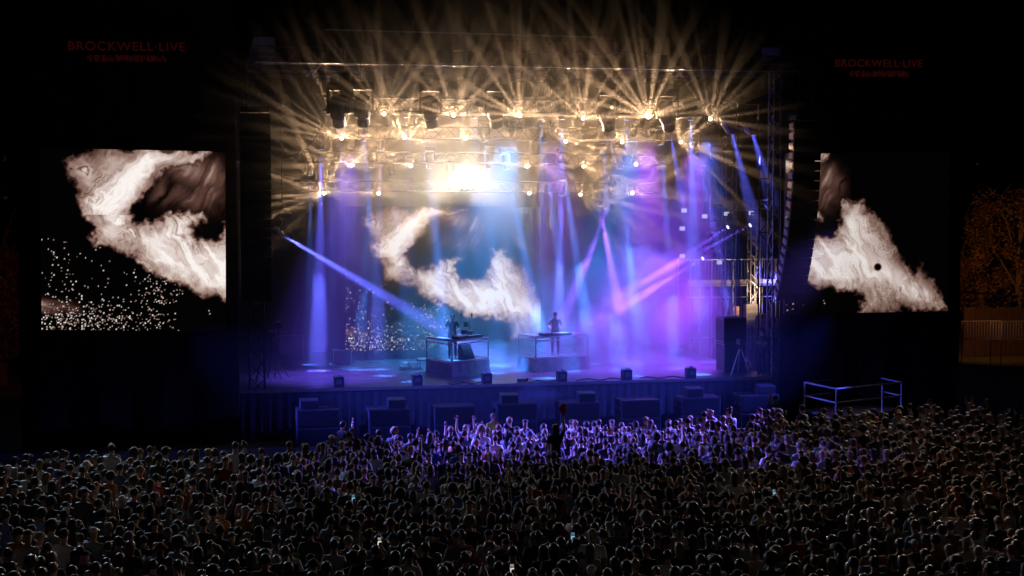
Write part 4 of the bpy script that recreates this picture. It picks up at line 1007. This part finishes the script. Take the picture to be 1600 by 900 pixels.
HATW = [('black', 50), ('white', 12), ('navy', 18), ('red', 8), ('beige', 12)]

# positions: loose rows facing the stage, front line along the barrier
rc = random.Random(11); spots = []
y = -2.0; row = 0
while y > -27.5:
    x = -19.0 + (row % 2) * .3
    while x < 22:
        px_ = x + rc.uniform(-.2, .2); py_ = y + rc.uniform(-.22, .22)
        x += .51 * rc.uniform(.85, 1.15)
        if py_ > front_y(px_): continue
        if rc.random() < .04 + .42 * max(0, mnoise.noise(Vector((px_ * .55, py_ * .55, 3.)))): continue
        u, v = project((px_, py_, 1.65))
        if -40 < u < 1640 and v < 945: spots.append((px_, py_, u, v))
    y -= .50; row += 1
PL = [Vector((v.x + o0.x, v.y + o0.y)) for v in Q] if False else None
platx = [p.x for p in Pp]; platy = [p.y for p in Pp]
spots = [s for s in spots if not (min(platx) - .2 < s[0] < max(platx) + .2 and min(platy) - .2 < s[1] < max(platy) + .2)]
spots.sort(key=lambda s: s[1])
vis = [s for s in spots if 0 <= s[2] <= 1600 and s[3] < 905]
NEAR = set(id(s) for s in vis[:300]); print('crowd', len(spots), len(vis), 'front', FRONT[0], FRONT[-1])
COLS = ['at the far left', 'left of the middle of the left half', 'in the left half', 'just left of centre', 'just right of centre', 'in the right half', 'right of the middle of the right half', 'at the far right']
stuff = []; used = {}
ncol = 16
for s in spots:
    r = random.Random(int(s[0] * 1000) * 7919 + int(s[1] * 1000))
    front = s[1] > front_y(s[0]) - 4
    pose = pick(r, [('down', 58), ('bent', 30), ('one', 2. if front else .8), ('both', .6 if front else .25), ('phone', 2.5)])
    wi = 1 if r.random() < .35 else 0; style = pick(r, STW); hc_ = pick(r, HATW if style in ('cap', 'bucket') else HAIRW)
    hk = r.randrange(3); top_ = pick(r, TOPW); sk = r.choices((0, 1, 2, 3), (40, 22, 16, 22))[0]; tr = r.choices((0, 1, 2), (50, 35, 15))[0]
    h = r.gauss(1.73, .095) - (.07 if style in ('long', 'bun') else 0); h = max(1.52, min(1.95, h))
    centre = atZ(800, 500, Z0).x
    face = -math.atan2(2 - s[0], 6 - s[1]) + r.gauss(0, .28); lean = r.gauss(0, .035)
    if id(s) in NEAR:
        desc = ('wearing a %s %s' % (hc_, {'cap': 'cap', 'bucket': 'bucket hat'}[style])) if style in ('cap', 'bucket') else 'with %s hair' % ({'short': 'short ', 'long': 'long ', 'curly': 'bushy ', 'bun': 'pinned up '}[style] + hc_)
        act = {'down': '', 'bent': '', 'one': ', arm raised', 'both': ', arms raised', 'phone': ', hand held up'}[pose]
        band = 'bottom row' if s[3] > 868 else 'second band' if s[3] > 832 else 'third band'
        side = ['left edge', 'far left', 'left', 'mid left', 'centre left', 'centre right', 'mid right', 'right', 'far right', 'right edge'][min(9, int(s[2] / 160))]
        lab = '%s, %s top%s, %s, %s' % ('person ' + desc, top_, act, {'bottom row': 'near bottom', 'second band': 'slightly up', 'third band': 'further up'}[band], side)
        if lab in used: lab += ['', ', nearer the stage', ', hindmost', ', tallest'][min(3, used.setdefault(lab, 0) + 1)] if False else ''
        person((s[0], s[1], 0), face, h, pose, wi, style, hk, hc_, top_, sk, tr, lab, 'crowd watching the stage', lean)
    else: stuff.append((s, pose, wi, style, hk, hc_, top_, sk, tr, h, face, lean))
# the rest of the crowd: one mass, simpler bodies
lowB = {}; lowH = {}
def npmesh(me):
    me.calc_loop_triangles(); n = len(me.vertices); v = np.empty(n * 3); me.vertices.foreach_get('co', v); t = np.empty(len(me.loop_triangles) * 3, int); me.loop_triangles.foreach_get('vertices', t)
    mi = np.empty(len(me.loop_triangles), int); me.loop_triangles.foreach_get('material_index', mi); return v.reshape(-1, 3), t.reshape(-1, 3), mi
for p in POSES[:5]:
    for wi in (0, 1): lowB[(p, wi)] = npmesh(body_mesh(p, 1. if wi == 0 else 1.14, 1, 'tmp', p in ('one', 'both')))
for s in STY:
    for k in range(3 if s in ('short', 'long') else 1): lowH[(s, k)] = npmesh(hair_mesh(s, 2, k * 5.3 + 3))
SKC = [(.52, .34, .26), (.36, .22, .15), (.18, .10, .065), (.55, .33, .27)]; TRC = [(.016, .016, .018), (.05, .075, .13), (.16, .13, .08)]
VV = []; TT = []; CC = []; off = 0
for (s, pose, wi, style, hk, hc_, top_, sk, tr, h, face, lean) in stuff:
    M = (Matrix.Translation((s[0], s[1], 0)) @ Euler((lean, 0, face)).to_matrix().to_4x4() @ Matrix.Scale(h / 1.80, 4))
    A = np.array(M)
    hk_ = hk if style in ('short', 'long') else 0
    for (v, t, mi), cols in ((lowB[(pose, wi)], [SKC[sk], TOPC[top_], TRC[tr], (.03, .03, .03)]), (lowH[(style, hk_)], [HATC[hc_] if style in ('cap', 'bucket') else HAIRC[hc_]])):
        VV.append(v @ A[:3, :3].T + A[:3, 3]); TT.append(t + off); off += len(v); CC.append(np.array(cols)[mi])
VV = np.concatenate(VV); TT = np.concatenate(TT); CC = np.concatenate(CC)
me = bpy.data.meshes.new('crowd'); me.vertices.add(len(VV)); me.vertices.foreach_set('co', VV.ravel().astype(np.float32))
me.loops.add(len(TT) * 3); me.loops.foreach_set('vertex_index', TT.ravel().astype(np.int32)); me.polygons.add(len(TT)); me.polygons.foreach_set('loop_start', np.arange(0, len(TT) * 3, 3, dtype=np.int32))
me.polygons.foreach_set('use_smooth', np.ones(len(TT), bool)); me.update(calc_edges=True)
ca = me.color_attributes.new('tone', 'FLOAT_COLOR', 'CORNER'); ca.data.foreach_set('color', np.repeat(np.concatenate([CC, np.ones((len(CC), 1))], 1), 3, axis=0).astype(np.float32).ravel())
m = bpy.data.materials.new('crowd_clothes_skin_hair'); m.use_nodes = True; nt = m.node_tree; b = nt.nodes['Principled BSDF']; a = nt.nodes.new('ShaderNodeVertexColor'); a.layer_name = 'tone'
no = nt.nodes.new('ShaderNodeTexNoise'); no.inputs['Scale'].default_value = 25; bp = nt.nodes.new('ShaderNodeBump'); bp.inputs['Strength'].default_value = .3; bp.inputs['Distance'].default_value = .02
nt.links.new(a.outputs[0], b.inputs['Base Color']); nt.links.new(no.outputs['Fac'], bp.inputs['Height']); nt.links.new(bp.outputs[0], b.inputs['Normal']); b.inputs['Roughness'].default_value = .65
me.materials.append(m); o = bpy.data.objects.new('crowd', me); COL.objects.link(o); tag(o, 'dense far crowd of people packed up to the barrier before the stage', 'crowd', kind='stuff'); print('crowd tris', len(TT))

# performers, staff and singled-out people
hiv = mat('hi_vis_vest', (.45, .62, .08), .7)
u = oA + Vector((-.15, .25, 0)); person((u.x, u.y, Z0 + .5), R(170), 1.76, 'desk', 0, 'short', 1, 'black', 'black', 1, 0, 'performer in dark clothes standing behind the left desk')
u = oB + Vector((.15, .3, 0)); person((u.x, u.y, Z0 + .5), R(165), 1.74, 'desk', 0, 'short', 0, 'dark brown', 'grey', 0, 0, 'performer in a grey top bent over the right desk')
p = atZ(1191, 586, Z0); person((p.x, p.y, Z0), R(100), 1.78, 'bent', 0, 'short', 2, 'black', 'black', 0, 0, 'stagehand in black standing at the far right edge of the stage')
def pit(px, py, face, pose, style, hc_, top_, lab, tint=None, h=1.75):
    p = atZ(px, py, h * .93); return person((p.x, p.y, 0), face, h, pose, 0, style, 0, hc_, top_, 0, 0, lab, None, 0., tint)
pit(535, 663, R(-60), 'phone', 'short', 'dark brown', 'black', 'photographer in black in the pit between the two leftmost subwoofers')
pit(728, 668, R(160), 'both', 'short', 'fair', 'white', 'person in white facing the crowd in front of the third subwoofer')
pit(770, 650, R(200), 'down', 'short', 'grey', 'black', 'steward in a hi vis vest beside the fourth subwoofer', hiv)
pit(1211, 622, R(190), 'one', 'short', 'dark brown', 'green', 'steward in green with one arm raised at the right end of the pit', mat('steward_green', (.10, .42, .16), .7))
pit(1452, 628, R(200), 'down', 'cap', 'black', 'orange', 'steward in a yellow vest and black cap at the right crowd edge', mat('steward_yellow', (.6, .5, .06), .7))
pit(1357, 648, R(150), 'down', 'short', 'dark brown', 'orange', 'steward in a yellow vest standing before the viewing platform', mat('steward_yellow', (.6, .5, .06), .7))
# person riding on shoulders with a red cap held up
p = atZ(868, 662, 2.42); q = person((p.x, p.y, .78), R(3), 1.66, 'one', 0, 'long', 1, 'dark brown', 'black', 0, 0, 'person with long hair on shoulders above the crowd, one arm raised high')
hnd = Vector((p.x + .245 * .92, p.y + .115 * .92, .78 + 1.99 * .92))
t = thing('red_fan', 'red round fan held up by the person on shoulders', 'fan', tuple(hnd))
MB().lathe([(.10, -.012), (.115, 0), (.10, .012)], 18, Matrix.Translation((0, 0, .16)) @ Matrix.Rotation(R(90), 4, 'X') @ Matrix.Diagonal((.8, 1.2, 1, 1))).build('fan_blade', mat('red_plastic', (.55, .03, .02), .5), t)
MB().tube((0, 0, -.06), (0, 0, .08), .012, 6).build('handle', black(), t)
# phones held up in the crowd
scr = emat('phone_screen', (.35, .75, 1.), .7); scw = emat('phone_screen_warm', (1, .9, .8), .8)
for k, (px, py, m_, lab) in enumerate(((593, 846, scw, 'lit phone with a white screen held up near the bottom left of centre'), (895, 838, scr, 'lit phone with a pale blue screen held up near the bottom centre'), (800, 888, scw, 'lit phone with a white screen at the bottom edge in the middle'), (552, 778, scr, 'lit phone with a blue screen left of centre in the crowd'), (1210, 770, scr, 'lit phone with a blue screen right of centre in the crowd'))):
    p = atZ(px, py, 1.66)
    t = thing('phone', lab, 'phone', tuple(p), (R(-20), 0, R(8 * k - 16)), group='phones in the crowd')
    MB().box((-.038, 0, -.075), (.038, .009, .075)).build('case', black(), t, bevel=.003); MB().box((-.034, -.004, -.07), (.034, -.001, .07)).build('screen', m_, t)
    person((p.x - .11, p.y - .32, 0), 0, 1.70, 'phone', 0, 'short', k % 3, 'black', 'black', 0, 0, 'person in black holding up the ' + lab.split('held')[0].split(' at ')[0].split(' left')[0].split(' right')[0].strip() + (' left of bottom centre', ' near bottom centre', ' at the bottom edge', ' left of centre', ' right of centre')[k], 'phone holders in the crowd')

# labels that came out alike are told apart by place
from collections import defaultdict
same = defaultdict(list)
for ob in COL.objects:
    if ob.parent is None and ob.get('group') == 'crowd watching the stage': same[ob['label']].append(ob)
for lab, obs in same.items():
    if len(obs) < 2: continue
    obs.sort(key=lambda ob: project(ob.location + Vector((0, 0, 1.6)))[0])
    if len(obs) == 2: wd_ = ['left one of two', 'right one of two']
    elif len(obs) == 3: wd_ = ['left of three', 'middle of three', 'right of three']
    else: wd_ = ['%s of %d' % (ORD[i], len(obs)) for i in range(len(obs))]
    for ob, w_ in zip(obs, wd_): ob['label'] = lab + ', ' + w_
